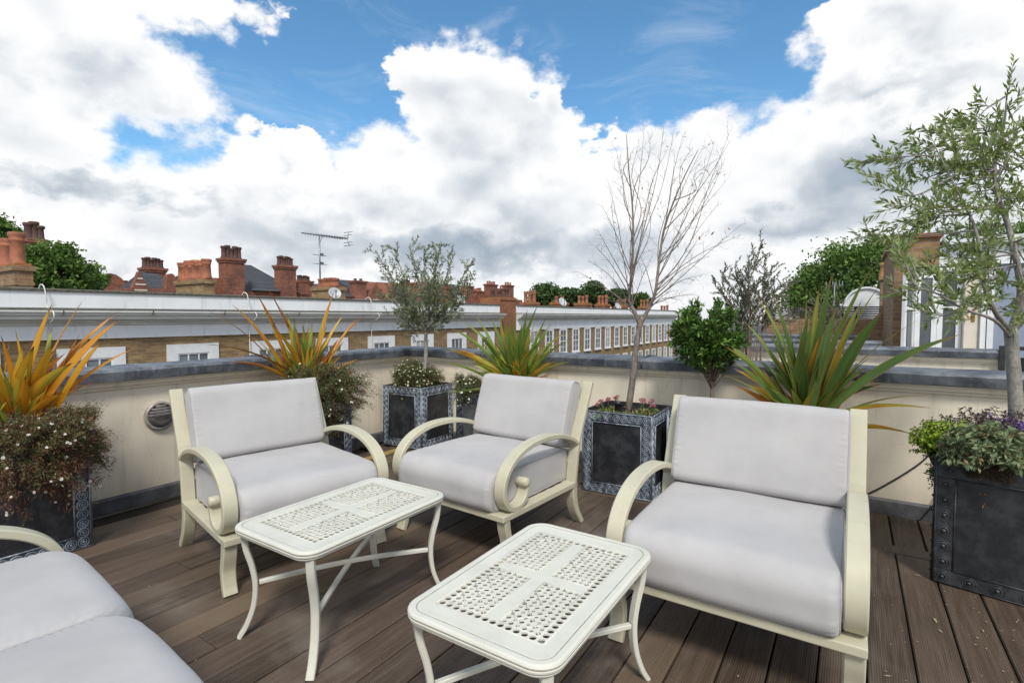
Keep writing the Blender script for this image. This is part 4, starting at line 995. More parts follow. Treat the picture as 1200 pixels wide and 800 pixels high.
    o = tr.build('olive_tree', 'small olive tree with airy grey green crown in the corner planter', base, 'bark_grey'); lv.build('crown', 'leaf_olive_small', o, base)
    # ------------- bare tree
    tr = Tree(32); base = Vector((-1.66, 4.42, .64)); dep = (base - CAM).dot(AF); rr = tr.rr
    A = lambda px, py, dd=0.: at(px, py, dep + dd)
    tr.limb([base, A(742, 440), A(745, 410), A(749, 385), A(753, 372)], .030, .022, 10)
    l1 = tr.limb([A(750, 383), A(744, 366), A(738, 352, .05), A(740, 320), A(742, 280, -.05), A(741, 240), A(737, 200), A(734, 158)], .020, .003, 8)
    l2 = tr.limb([A(752, 376), A(760, 362), A(768, 342, -.05), A(772, 310), A(778, 270, .05), A(790, 235), A(803, 205), A(818, 176)], .019, .003, 8)
    ups = [(l1, 8, (712, 210), .1), (l1, 14, (722, 175), -.1), (l1, 10, (755, 150), .05), (l1, 12, (778, 148), -.1), (l1, 16, (748, 170), .15), (l1, 20, (762, 160), 0), (l1, 9, (790, 152), .2), (l1, 18, (727, 190), 0), (l2, 8, (858, 148), .1), (l2, 12, (838, 165), -.1), (l2, 10, (850, 185), .2), (l2, 14, (825, 170), 0), (l2, 18, (812, 172), .1),
           (l2, 12, (846, 218), -.2), (l2, 9, (842, 238), .1), (l1, 6, (716, 240), -.2), (l1, 11, (768, 200), .2), (l2, 6, (870, 262), -.1), (l2, 7, (826, 270), .2), (l2, 15, (800, 160), -.1), (l2, 11, (790, 190), .15), (l2, 16, (856, 165), -.05), (l2, 20, (835, 190), .1), (l1, 22, (740, 185), -.1), (l1, 15, (782, 175), .1), (l2, 10, (812, 215), -.15), (l1, 7, (760, 230), -.15), (l2, 13, (842, 200), .2)]
    for l, k, (px, py), dd in ups:
        s0 = l[min(k, len(l) - 2)]; e = A(px, py, dd); m1 = s0.lerp(e, .4) + (A(px, py, dd) - s0).cross(AF).normalized() * rr.uniform(-.02, .02) + Vector((0, 0, -.02)); m1 = s0.lerp(e, .3) + Vector((rr.gauss(0, .035), rr.gauss(0, .035), -.03 if abs(px - 760) > 40 else 0)); m2 = s0.lerp(e, .65) + Vector((rr.gauss(0, .03), rr.gauss(0, .03), 0))
        p = tr.limb([s0, m1, m2, e], .0052, .0011, 5, 5)
        tr.twigs(p, 9, (.06, .19), dir_out(.75, .3), .0014, start=.15, wob=.16, up=.25, sub=1, sublen=.5)
    for l, k, (px, py), dd in [(l1, 4, (676, 318), -.1), (l1, 7, (690, 305), .1), (l1, 10, (700, 268), .1), (l1, 9, (697, 288), -.2), (l1, 5, (682, 330), .2), (l2, 6, (822, 322), -.1), (l2, 5, (815, 345), .1), (l2, 8, (830, 300), .0), (l1, 6, (718, 330), -.2), (l2, 4, (800, 352), .15), (l1, 12, (705, 240), 0), (l1, 3, (705, 352), .1), (l2, 3, (790, 340), -.2), (l1, 6, (765, 300), .2), (l2, 7, (750, 300), .2), (l2, 9, (868, 275), .1)]:
        s0 = l[min(k, len(l) - 2)]; e = A(px, py, dd); p = tr.limb([s0, s0.lerp(e, .5) + Vector((0, 0, .045)) + rvec(.012), e], .005, .0011, 5, 5)
        tr.twigs(p, 8, (.06, .17), dir_out(.7, .0), .0013, start=.2, wob=.16, up=-.05)
    for pth in list(tr.tw): tr.twigs(pth, 1, (.05, .10), dir_out(.6, .2), .0010, start=.3, seg=3, tn=3)
    o = tr.build('bare_tree', 'leafless young tree with a forked trunk in the pink flowered planter', base, 'bark_red')
    lv = Leaves(); g = np.random.default_rng(5); idx = g.integers(0, len(tr.tw), 110); P = np.array([list(tr.tw[i][g.integers(1, len(tr.tw[i]))]) for i in idx])
    lv.add(P, g.normal(size=P.shape) + [0, 0, -.2], g.uniform(.018, .04, len(P)), g.uniform(.006, .012, len(P)), rnd=g.random(len(P)))
    P = np.array([list(A(px, py)) for px, py in [(820, 282), (833, 276), (853, 266), (722, 262), (740, 300)]]); lv.add(P, g.normal(size=P.shape) * .5 + [.3, 0, .5], .05, .02)
    lv.build('withered_leaves', 'leaf_dry', o, base)
    # uplighter and succulents in the same planter
    m = MB(); m.lathe([(.03, 0), (.03, .09), (.034, .092), (.034, .115), (.028, .115), (.026, .10)], n=20, cap=False); o = m.build('spotlight', 'black_metal'); o.location = (-1.70, 4.29, .645); tag(o, 'small black spotlight stuck in the soil at the bare tree foot', 'light')
    g = np.random.default_rng(8); k = 0
    for (px, py, s_, pk) in [(700, 478, 1, 0), (712, 466, 1.1, 1), (722, 464, 1.1, 1), (728, 472, .9, 0), (715, 480, 1, 0), (752, 468, 1.2, 1), (763, 467, 1.2, 1), (758, 478, 1, 0), (748, 482, 1, 0), (706, 472, .9, 1), (735, 480, .9, 0), (768, 474, 1, 1), (695, 474, .9, 0), (742, 474, .8, 0), (725, 482, 1, 0)]:
        q = onZ(px, min(py + 16, 488), .655); q.x = min(max(q.x, -1.90), -1.40); q.y = min(max(q.y, 4.13), 4.62); k += 1
        e = empty('succulent', q); tag(e, ['green rosette succulent on the soil under the bare tree', 'pink flower heads of a succulent under the bare tree'][pk], 'plant', ['green succulents under the bare tree', 'pink flowering succulents under the bare tree'][pk])
        lv = Leaves(); n = 70; th = g.uniform(0, 2 * math.pi, n); D = np.stack([np.cos(th), np.sin(th), g.uniform(.1, 1.6, n)], 1)
        rngP = np.array([[0, 0, 0]]) + g.normal(size=(n, 3)) * [.03 * s_, .03 * s_, .012]; lv.add(rngP, D, g.uniform(.022, .05, n) * s_, g.uniform(.010, .016, n), rnd=g.random(n)); lv.build('rosette', 'leaf_succulent', e)
        if pk:
            st = MB(); lf = Leaves()
            for j in range(3):
                tp = Vector((g.normal() * .03, g.normal() * .03, .085 + .04 * g.random())); st.tube([(0, 0, 0), tp * .6 + Vector((.004, 0, 0)), tp], .003, 5)
                n = 60; U = unit(g.normal(size=(n, 3)) * [1, 1, .6] + [0, 0, .35]); lf.add(np.tile(list(tp), (n, 1)) + U * [.012, .012, .007], U, g.uniform(.008, .016, n), g.uniform(.005, .009, n), rnd=g.random(n))
            st.build('stems', 'leaf_succulent', e); lf.build('flower_heads', 'petal_pink', e)
    # ------------- clipped bush
    tr = Tree(33); base = Vector((-.98, 4.52, .64)); rr = tr.rr; cen = onY(828, 388, 4.5)
    tk = tr.limb([base, base + Vector((.01, 0, .2)), base + Vector((.0, .0, .42)), cen + Vector((0, 0, -.12))], .017, .012, 8)
    for i in range(105):
        d = Vector((rr.gauss(0, 1), rr.gauss(0, 1), rr.gauss(-.2, .9))).normalized(); e = cen + Vector((d.x * .31, d.y * .28, d.z * .30)) * rr.uniform(.72, .95)
        s0 = tk[-1 - rr.randrange(8)]; p = tr.limb([s0, s0.lerp(e, .5) + rvec(.02), e], .006, .0018, 4, 4); tr.tw.append(p[len(p) // 2:])
        tr.twigs(p, 7, (.05, .10), dir_out(1.1, .0), .002, start=.35, up=0)
    tr.tw = [q for q in tr.tw if ((q[-1] - cen).x / .33) ** 2 + ((q[-1] - cen).y / .33) ** 2 + ((q[-1] - cen).z / .31) ** 2 < 1.15]
    lv = tr.leaves_on(185, (.035, .062), (.014, .022), '', seed=4, angle=.9)
    o = tr.build('round_bush', 'clipped round bush of glossy dark green leaves on a short stem', base, 'bark_brown', 'bush'); lv.build('crown', 'leaf_laurel', o, base)
    # ------------- wispy grey shrub beyond the wall
    for lab, bx, dpp, pix in (('tall wispy grey leaved shrub just behind the right parapet', 880, 6.2, [(845, 318), (835, 330), (862, 320), (877, 300), (893, 283), (905, 312), (912, 335), (925, 330), (850, 350), (900, 350), (880, 345), (921, 355), (870, 330), (897, 300), (888, 330), (930, 375), (905, 375), (865, 370), (843, 372)]),
                              ('small pale olive shrub in front of the dark slatted screen', 970, 9.5, [(955, 352), (968, 346), (982, 350), (990, 362), (948, 366), (962, 360), (976, 358), (992, 375), (950, 380), (970, 370)])):
        tr = Tree(int(bx)); rr = tr.rr; base = at(bx, 440, dpp); base.z = -.15 if dpp < 8 else -.15
        st = at(bx, 402, dpp)
        for (px, py) in pix:
            e = at(px, py, dpp + rr.uniform(-.3, .3)); p = tr.limb([base + Vector((rr.uniform(-.05, .05), 0, 0)), st.lerp(e, .25) + rvec(.05), e], .010, .002, 5, 8)
            tr.twigs(p, 12, (.10, .26), dir_out(.7, .3), .003, sub=1, sublen=.6, start=.45); tr.tw.append(p[len(p) * 2 // 3:])
        lv = tr.leaves_on(130, (.026, .048), (.010, .016), '', seed=6)
        o = tr.build('shrub', lab, base, 'bark_brown', 'shrub'); lv.build('foliage', 'leaf_grey' if dpp < 8 else 'leaf_olive_small', o, base)
    # ------------- herb planter and big olive on the right
    a_, b_ = onZ(1092, 680, 0), onZ(1200, 711, 0); th = math.atan2(b_.y - a_.y, b_.x - a_.x); w = .66
    c = a_ + Vector((math.cos(th), math.sin(th), 0)) * w / 2 + Vector((-math.sin(th), math.cos(th), 0)) * w / 2
    planter('blackened lead planter at the right edge overflowing with sage and lavender', (c.x, c.y, 0), th, w=w, h=.70, kind='black')
    cx, cyv = c.x, c.y
    tr = Tree(34); rr = tr.rr; dep = 3.05; base = at(1192, 520, dep); base.z = .62
    A = lambda px, py, dd=0.: at(px, py, dep + dd)
    tk = tr.limb([base, A(1190, 470), A(1187, 420), A(1184, 385)], .036, .031, 12)
    l1 = tr.limb([A(1184, 392), A(1196, 350), A(1192, 310), A(1180, 260, .05), A(1168, 225), A(1166, 190), A(1176, 150), A(1180, 112)], .022, .004, 8)
    l2 = tr.limb([A(1184, 390), A(1168, 368, -.1), A(1155, 340, -.15), A(1150, 300, -.2), A(1140, 260, -.2), A(1120, 220, -.2), A(1095, 170, -.2)], .016, .003, 7)
    l3 = tr.limb([A(1186, 388), A(1210, 360), A(1240, 310, .1), A(1250, 240, .1), A(1240, 170, .1)], .02, .003, 7)
    l4 = tr.limb([A(1184, 395), A(1165, 375, -.3), A(1130, 362, -.4), A(1100, 345, -.45), A(1072, 335, -.4)], .010, .0025, 6)
    limbs = [l1, l2, l3, l4]; cenC = A(1170, 270)
    ends = [(1001, 190, .0), (1020, 205, -.2), (1008, 278, .1), (1035, 262, .1), (1045, 240, -.3), (1030, 185, .2), (1065, 165, 0), (1078, 150, -.2), (1100, 142, .1), (1110, 160, .3), (1140, 150, -.1), (1120, 185, -.3), (1060, 215, .2), (1085, 240, -.4), (1100, 270, .3), (1060, 290, -.2), (1050, 310, .1), (1085, 320, -.35), (1120, 310, -.45), (1110, 345, -.3), (1140, 350, -.4),
            (1165, 145, .2), (1195, 145, -.1), (1190, 160, -.3), (1215, 190, .2), (1160, 215, .2), (1200, 230, -.4), (1205, 285, .3), (1150, 300, .3), (1130, 245, -.4), (1145, 200, .4), (1205, 350, -.2), (1225, 330, .0), (1160, 340, .3), (1070, 350, -.2), (1230, 260, -.3), (1145, 270, .5), (1100, 210, .4), (1200, 380, -.2), (1090, 190, -.1), (1110, 225, -.1), (1205, 150, .3),
            (1075, 190, .3), (1045, 285, -.35), (1130, 325, .2), (1100, 300, -.1), (1180, 190, .3), (1150, 170, -.35), (1130, 290, -.2), (1075, 262, .15)]
    for (px, py, dd) in ends:
        e = A(px, py, dd * .8); best = None
        for l in limbs:
            for q in l[3:]:
                vv = e - q; sc = vv.length + max(0, (q.z - e.z)) * 1.3
                if best is None or sc < best[0]: best = (sc, q)
        if best[0] < .25:
            l = l1; best = (0, min(l[4:], key=lambda q: abs((e - q).length - .35)))
        s0 = best[1]; p = tr.limb([s0, s0.lerp(e, .5) + rvec(.03) + Vector((0, 0, -.03)), e], .006, .0016, 5, 5)
        tr.tw.append(p[len(p) // 2:]); tr.twigs(p, 7, (.08, .19), dir_out(.8, .25), .0020, start=.25)
    for l in limbs: tr.twigs(l, 10, (.12, .26), dir_out(.9, .25), .003, sub=1, sublen=.6, start=.4)
    lv = tr.leaves_on(125, (.034, .064), (.0095, .0155), '', seed=9, angle=.8)
    o = tr.build('olive_tree', 'large olive tree with long narrow leaves at the right edge, growing from the herb planter', base, 'bark_grey'); lv.build('crown', 'leaf_olive', o, base)
    # herbs
    def herb(name, label, cen, rad, n, mat, L, W, seed, stemmat='stem_dry_green', fl=None, up=.5):
        g = np.random.default_rng(seed); e = empty(name, (cen[0], cen[1], .64)); tag(e, label, 'plant'); b0 = Vector((cen[0], cen[1], .64)); m = MB(); P, D = [], []
        for i in range(n):
            d = Vector((g.normal(), g.normal(), abs(g.normal()) * 1.1 - .25)).normalized(); tp = Vector(cen) + Vector((d.x * rad[0], d.y * rad[1], d.z * rad[2])) * g.uniform(.55, 1.1)
            r0 = b0 + Vector((g.uniform(-.5, .5) * rad[0], g.uniform(-.5, .5) * rad[1], 0)); md = r0.lerp(tp, .5) + Vector((0, 0, .04)); pts = [r0 * (1 - q) ** 2 + md * 2 * q * (1 - q) + tp * q * q for q in (0, .3, .6, .8, 1)]
            m.tube([p - b0 for p in pts], .0014, 3, cap=False)
            for q in (.55, .7, .8, .9, 1, 1):
                x = q * 4; j = min(int(x), 3); p = pts[j].lerp(pts[j + 1], x - j); tg = (pts[j + 1] - pts[j]).normalized()
                for s_ in (0, 1, 2): a = g.uniform(0, 6.28); u = tg.orthogonal(); w_ = tg.cross(u); P.append(list(p)); D.append(list(tg * up + u * math.cos(a) + w_ * math.sin(a)))
            if fl is not None and g.random() < .6: fl.append((tp, tg))
        m.build('stems', stemmat, e); lv = Leaves(); P, D = np.array(P), np.array(D); lv.add(P, D, g.uniform(*L, len(P)), g.uniform(*W, len(P)), rnd=np.clip(g.normal(.5, .28, len(P)), 0, 1)); lv.build('foliage', mat, e, b0); return e
    Z = .70
    pl = onZ(1120, 535, .72)
    f1 = []
    q = onZ(1115, 520, .78); herb('lime_herb', 'bright lime green herb cushion spilling over the left rim of the black planter', (q.x + .02, q.y + .12, .76), (.20, .17, .13), 230, 'leaf_lime', (.014, .028), (.009, .016), 41)
    q = onZ(1165, 530, .80); herb('sage_plant', 'grey green broad leaved sage hanging over the front of the black planter', (q.x, q.y + .10, .76), (.20, .16, .16), 210, 'leaf_sage', (.028, .052), (.013, .021), 42)
    q = onZ(1130, 492, .86); herb('purple_herb', 'dusky purple wiry herb at the back of the black planter', (c.x - .12, c.y + .08, .80), (.30, .24, .17), 240, 'leaf_purple', (.012, .026), (.006, .011), 43, 'stem_dry')
    e = herb('wiry_herb', 'dark wiry herb hanging down the left side of the black planter', (c.x - .34, c.y + .0, .70), (.13, .20, .20), 190, 'leaf_daisy', (.010, .022), (.005, .010), 44, 'stem_dry')
    e = herb('wiry_herb', 'thin dark trailer tumbling past the upper left corner of the black planter', (c.x - .36, c.y - .12, .55), (.07, .14, .16), 100, 'leaf_daisy', (.010, .020), (.005, .009), 45, 'stem_dry')
    q = at(1192, 495, 2.95); g = np.random.default_rng(51); e = empty('lavender', (q.x, q.y, .64)); tag(e, 'violet flower spikes of lavender at the right edge of the herb planter', 'plant'); b0 = Vector((q.x, q.y, .64)); m = MB(); lf = Leaves(); gr = Leaves()
    for i in range(90):
        tp = Vector((q.x + g.normal() * .10, q.y + g.normal() * .10, .80 + g.random() * .14)); r0 = b0 + Vector((g.normal() * .05, g.normal() * .05, 0)); m.tube([r0 - b0, r0.lerp(tp, .6) - b0 + Vector((.006, 0, 0)), tp - b0], .0013, 3, cap=False)
        n = 26; U = g.normal(size=(n, 3)); U[:, 2] = abs(U[:, 2]) * .6; ax = np.array(list((tp - r0).normalized())); P = np.array(list(tp)) - ax * g.uniform(0, .045, n)[:, None]; lf.add(P, unit(U) + ax * .4, g.uniform(.006, .013, n), g.uniform(.004, .007, n))
        P = np.array(list(r0))[None] + (np.array(list(tp - r0)))[None] * g.uniform(.1, .8, 8)[:, None]; gr.add(P, g.normal(size=(8, 3)) + [0, 0, 1], .03, .005)
    m.build('stems', 'stem_dry_green', e); lf.build('flower_spikes', 'petal_violet', e, b0); gr.build('foliage', 'leaf_sage', e, b0)
    # rusty sprig hanging over the black panel
    sp = [at(px, py, 2.93) for px, py in [(1172, 566), (1162, 572), (1156, 580)]]; e = empty('dry_sprig', sp[0]); tag(e, 'rusty dry sprig hanging over the black planter panel', 'plant'); m = MB(); lv = Leaves(); g = np.random.default_rng(61)
    off = Vector((.0, -.02, 0))
    for pix in ([(1178, 560), (1165, 570), (1158, 580), (1160, 592)], [(1165, 570), (1152, 578), (1156, 588)], [(1176, 562), (1168, 572), (1162, 578)], [(1158, 580), (1154, 590), (1162, 598)]):
        pts = [at(px, py, 2.80) for px, py in pix]; m.tube([p - sp[0] for p in pts], .0012, 4)
        for p in pts[1:]: n = 9; lv.add(np.array([list(p)] * n) + g.normal(size=(n, 3)) * .012, g.normal(size=(n, 3)), .014, .008)
    m.build('stems', 'stem_dry', e); lv.build('leaves', 'leaf_dry', e, sp[0])

# ------------------------------------------------------------------ across the street
def chimney(parent, x0, x1, y0, y1, z0, z1, mat, npots, axis, pot='terracotta', ph=.5, pr=.12, tall=0, cap=True):
    m = MB(); m.box(x0, x1, y0, y1, z0, z1)
    if cap: m.box(x0 - .05, x1 + .05, y0 - .05, y1 + .05, z1 - .22, z1 - .12); m.box(x0 - .09, x1 + .09, y0 - .09, y1 + .09, z1 - .117, z1 + .003)
    c = m.build('chimney', mat, parent)
    for i in range(npots):
        q = (i + .5) / npots; x, y = ((x0 + (x1 - x0) * q, (y0 + y1) / 2) if axis == 'x' else ((x0 + x1) / 2, y0 + (y1 - y0) * q))
        h = ph * (1 + .12 * math.sin(i * 2.3)); p = MB(); p.lathe([(pr * 1.12, -.03), (pr * 1.1, .06), (pr * .92, .10), (pr * .82, h * .75), (pr * .95, h * .8), (pr * 1.12, h * .86), (pr * 1.12, h * .96), (pr * .9, h), (pr * .7, h), (pr * .7, h - .1)], c=(x, y, z1), n=12, cap=False)
        p.build('chimney_pot', pot, c)
    return c
def roof_prism(parent, x0, x1, y0, y1, ze, zr, axis, mat='slate', hip=0., name='roof'):
    m = MB(); 
    if axis == 'y': xm = (x0 + x1) / 2; r0, r1 = (xm, y0 + hip, zr), (xm, y1 - hip, zr)
    else: ym = (y0 + y1) / 2; r0, r1 = (x0 + hip, ym, zr), (x1 - hip, ym, zr)
    v = [(x0, y0, ze), (x1, y0, ze), (x1, y1, ze), (x0, y1, ze), r0, r1]
    f = [(0, 1, 4), (1, 2, 5, 4), (2, 3, 5), (3, 0, 4, 5), (0, 3, 2, 1)] if axis == 'y' else [(0, 1, 5, 4), (1, 2, 5), (2, 3, 4, 5), (3, 0, 4), (0, 3, 2, 1)]
    m.add(v, f); return m.build(name, mat, parent)
def py2z(px, py, X): return onX(px, py, X).z
def yy(px, X): return onX(px, 370, X).y

def facade_window(parent, X, y, w, z0, z1, sw, bars, sash=True, top=None):
    """frame stands proud of the wall that faces +X at plane X"""
    m = MB(); p = .05; a, b_ = y - w / 2, y + w / 2; t = sw if top is None else top
    m.box(X, X + p, a - sw, a, z0 - .0, z1 + t); m.box(X, X + p, b_, b_ + sw, z0, z1 + t); m.box(X, X + p, a, b_, z1, z1 + t)
    m.box(X, X + p + .05, a - sw - .03, b_ + sw + .03, z0 - .10, z0 - .002)
    o = m.build('window', 'white_paint', parent)
    g = MB(); g.box(X, X + .012, a + .002, b_ - .002, z0 + .002, z1 - .002); g.build('pane', 'window_glass', o)
    g = MB(); q = .035
    g.box(X + .013, X + .035, a, a + q, z0, z1); g.box(X + .013, X + .035, b_ - q, b_, z0, z1); g.box(X + .013, X + .035, a + q, b_ - q, z1 - q, z1 - .001); g.box(X + .013, X + .035, a + q, b_ - q, z0, z0 + q + .01)
    for i in range(1, bars + 1): yb = a + w * i / (bars + 1); g.box(X + .014, X + .032, yb - .014, yb + .014, z0 + q + .012, z1 - q - .001)
    if sash: zm = (z0 + z1) / 2; g.box(X + .013, X + .040, a + q + .001, b_ - q - .001, zm - .025, zm + .025); [g.box(X + .0135, X + .030, a + q + .001, b_ - q - .001, zz - .011, zz + .011) for zz in ((z0 + zm) / 2, (z1 + zm) / 2)]
    g.build('sash', 'white_paint', o)

def entablature(parent, X, y0, y1, T=2.10, F=.98):
    def prof(pr, nm, mt):
        m = MB(); m.loops([[Vector((X + o_, y, z)) for o_, z in pr] for y in (y0, y1)]); m.build(nm, mt, parent)
    prof([(.04, 1.70), (.04, T - .04), (-.35, T - .04), (-.35, 1.70)], 'parapet', 'white_stucco')
    prof([(.075, T - .038), (.08, T + .01), (-.15, T + .035), (-.38, T + .01), (-.38, T - .038)], 'coping', 'moss_dark')
    prof([(.45, 1.655), (.452, 1.672), (.2, 1.70), (.001, 1.699), (.001, 1.655)], 'lead_flashing', 'moss_dark')
    prof([(.001, 1.652), (.44, 1.652), (.44, 1.60), (.40, 1.585), (.38, 1.53), (.33, 1.51), (.32, 1.44), (.18, 1.435), (.17, 1.375), (.09, 1.355), (.08, 1.30), (.001, 1.298)], 'cornice', 'stucco_grey')
    prof([(.001, F), (.06, F), (.06, 1.29), (.03, 1.296), (.001, 1.296)], 'frieze', 'white_stucco')

def build_street():
    X = -15.0
    m = MB(); m.add([(-900, -900, -11.02), (900, -900, -11.02), (900, 900, -11.02), (-900, 900, -11.02)], [(0, 1, 2, 3)]); structure(m.build('ground', 'asphalt'))
    m = MB(); m.box(-13, -12.8, -30, 70, -11.02, -10.87); structure(m.build('kerb', 'stucco_grey'))
    # near block
    e = empty('terraced_house_row', (X, 0, 0)); ex = lambda o: None
    e.location = (0, 0, 0); tag(e, 'near stock brick terrace across the street with square attic windows under a white cornice', 'building')
    m = MB(); m.box(-24, X, -13, 21.7, -11, .985); m.box(-24, X - .36, -13, 21.7, .985, 1.75); m.build('wall', 'stock_brick', e)
    m = MB(); m.box(-24, X - .37, -12.9, 21.6, 1.755, 1.80); m.build('roof', 'roof_felt', e)
    entablature(e, X, -13, 21.72)
    for k in range(-5, 8):
        y = 4.82 + 2.25 * k
        if y > 21.2: break
        facade_window(e, X + .001, y, .80, -.55, .52, .26, 2, sash=False, top=.25)
        facade_window(e, X + .001, y, .95, -4.2, -2.4, .16, 1)
    for px in (52, 288, 432):                                   # white overflow pipes hooking over the parapet
        y = yy(px, X); m = MB(); pts = poly_interp([(X - .2, y - .05, T_) for T_ in (2.02,)] + [(X - .02, y - .04, 2.20), (X + .12, y - .02, 2.16), (X + .16, y, 1.95), (X + .17, y + .01, 1.72), (X + .50, y + .02, 1.60), (X + .50, y + .02, 1.45), (X + .13, y + .03, 1.25), (X + .12, y + .03, .6), (X + .12, y + .03, -4)], 4)
        m.tube(pts, .014, 6); m.build('pipe', 'stucco_grey', e)
    # soot streaks at the cornice joints
    for px in (74, 179, 263, 350): y = yy(px, X + .4); m = MB(); m.box(X + .42, X + .448, y - .012, y + .012, 1.52, 1.652); m.build('cornice_joint', 'moss_dark', e)
    # roof stacks on the party walls, running away from the street
    def stack(px0, pxc, px1, pyb, n, Xn=-16., pot='terracotta', pr=.17, ph=.6, mat='stock_brick', parent=e, deep=None):
        y = yy(pxc, Xn); th = yy(px1, Xn) - y
        r = ray(px0, 370); Xf = y * r.x / r.y; Xf = max(min(Xf, Xn - 1.), Xn - 4.) if deep is None else Xn - deep
        zb = py2z(px1, pyb, Xn); c = MB(); c.box(Xf, Xn, y, y + th, .9, zb - .12); c.box(Xf - .05, Xn + .05, y - .05, y + th + .05, zb - .12, zb)
        c.box(Xf - .02, Xn + .02, y - .02, y + th + .02, zb - .45, zb - .38)
        o = c.build('chimney', mat, parent); fl = MB(); fl.box(Xf, Xn, y + .02, y + th - .02, zb + .001, zb + .05); fl.build('flaunching', 'lichen' if n < 5 else 'terracotta', o)
        for i in range(n):
            for j in (0,):
                x = Xf + (Xn - Xf) * (i + .5) / n; p = MB(); h = ph * (1 + .08 * math.sin(i * 3.7)); p.lathe([(pr * 1.1, 0), (pr * 1.08, .06), (pr * .97, .09), (pr * .88, h * .70), (pr * 1.0, h * .73), (pr * 1.0, h * .79), (pr * .92, h * .80), (pr * 1.12, h * .88), (pr * 1.12, h * .97), (pr, h), (pr * .75, h), (pr * .75, h - .15)], c=(x, y + th / 2, zb + .04), n=14, cap=False)
                p.build('chimney_pot', pot, o)
        return o, y, zb
    stack(14, 19, 41, 312, 3, pr=.145, ph=.70, deep=2.4, mat='stair_brick')
    stack(207, 239, 252, 328, 8, pr=.13, ph=.54)
    o, ya, zb = stack(373, 386, 405, 337, 6, pr=.12, ph=.30)
    stack(586, 591, 605, 350, 3, pot='dark_pot', pr=.12, ph=.5, mat='orange_brick', Xn=-15.45, deep=1.4)
    # aerial on the third stack
    ae = empty('television_aerial', (-16.9, ya + .3, zb)); tag(ae, 'thin rooftop television aerial on the chimney with squat round pots', 'aerial')
    top = onX(391, 279, -16.9).z - zb; m = MB(); m.tube([(0, 0, -.3), (0, 0, top)], .03, 6); m.build('mast', 'grey_metal', ae)
    a = onX(360, 272, -16.9); b_ = onX(405, 280, -16.9); a = Vector((-.3, a.y - ya - .3, a.z - zb)); b_ = Vector((.1, b_.y - ya - .3, b_.z - zb)); m = MB(); m.tube([a, b_], .022, 5); d = (b_ - a).normalized()
    for i in range(17):
        p = a.lerp(b_, i / 17); L_ = .10 + .012 * i; m.tube([p - Vector((L_, 0, -.0)), p + Vector((L_, 0, 0))], .010, 4); m.tube([p - Vector((0, 0, .07)), p + Vector((0, 0, .07))], .009, 4)
    for s_ in (-1, 1): m.tube([b_ + Vector((0, 0, 0)), b_ + Vector((.05, .05, .28 * s_))], .014, 4); m.tube([b_ + Vector((-.25, .03, .14 * s_)), b_ + Vector((.25, .03, .14 * s_))], .012, 4); m.tube([b_ + Vector((-.25, .05, .26 * s_)), b_ + Vector((.25, .05, .26 * s_))], .012, 4)
    m.tube([a.lerp(b_, .45) - Vector((0, 0, .0)), Vector((0, 0, top - .28))], .012, 4)
    m.build('antenna', 'grey_metal', ae); m = MB()
    for z in (top * .45, top * .62): m.box(-.05, .05, .03, .14, z, z + .1); m.tube([(0, -.3, z + .02), (0, .3, z + .02)], .012, 4)
    m.build('bracket', 'grey_metal', ae)
    # far block
    f = empty('terraced_house_row', (0, 0, 0)); tag(f, 'far stock brick terrace with rows of tall white sash windows, receding down the street', 'building')
    m = MB(); m.box(-24, X, 23.3, 53, -11, .785); m.box(-24, X - .36, 23.3, 53, .785, 1.75); m.build('wall', 'stock_brick', f)
    m = MB(); m.box(-24, X - .37, 23.4, 52.9, 1.755, 1.80); m.build('roof', 'roof_felt', f)
    entablature(f, X, 23.3, 53, 2.10, .78)
    for i in range(16):
        y = 25.15 + 1.75 * i
        if y > 52: break
        facade_window(f, X + .001, y, .78, -.72, .68, .10, 1)
        facade_window(f, X + .001, y, .78, -3.05, -1.45, .10, 1)
    for (a, b_, pt, n) in ((614, 635, 346, 6), (648, 669, 346, 5), (676, 696, 347, 5), (701, 718, 348, 5), (724, 739, 350, 4), (752, 765, 351, 4), (770, 790, 357, 7)):
        stack(a + 2, a + (b_ - a) * .5, b_ - 3, pt + 9, 3 if a % 3 else 2, Xn=-16.2, pr=.12, ph=.42 + .13 * (a % 3), mat='orange_brick', parent=f, deep=.9, pot='terracotta' if a % 2 else 'buff_dark')
    m = MB(); m.box(X - 1.2, X + .02, 21.75, 23.25, -11, 2.35); m.box(X - 1.25, X + .06, 21.76, 23.24, 2.351, 2.45); o = m.build('party_wall_pier', 'orange_brick'); tag(o, 'orange brick pier rising between the near and far terrace blocks', 'wall')
    for (px, py, Xd, r_, lb) in ((724, 359, -15.6, .30, 'white satellite dish on the far terrace parapet'), (659, 354, -15.6, .30, 'grey satellite dish on the far terrace roof'), (392, 344, -15.5, .22, 'small grey dish below the aerial stack')):
        q = onX(px, py, Xd); dsh = empty('satellite_dish', q); tag(dsh, lb, 'dish'); dsh.rotation_euler = (R(60), 0, R(70)); m = MB(); m.lathe([(0.01, -.10), (r_ * .5, -.07), (r_, .03), (r_ * 1.02, .05), (r_ * .98, .05), (r_ * .5, -.05), (.01, -.08)], n=20, cap=False); m.build('dish', 'dish_white', dsh)
        m = MB(); m.tube([(0, -r_, .02), (0, 0, r_ * .9)], .02, 5); m.box(-.04, .04, -.04, .04, r_ * .85, r_); m.tube([(0, 0, -.1), (0, -r_ * .9, -.5)], .03, 5); m.build('arm', 'grey_metal', dsh)
    # ---------- red brick houses behind
    G = -27.
    def hz(px, py, Xp=G): return onX(px, py, Xp).z
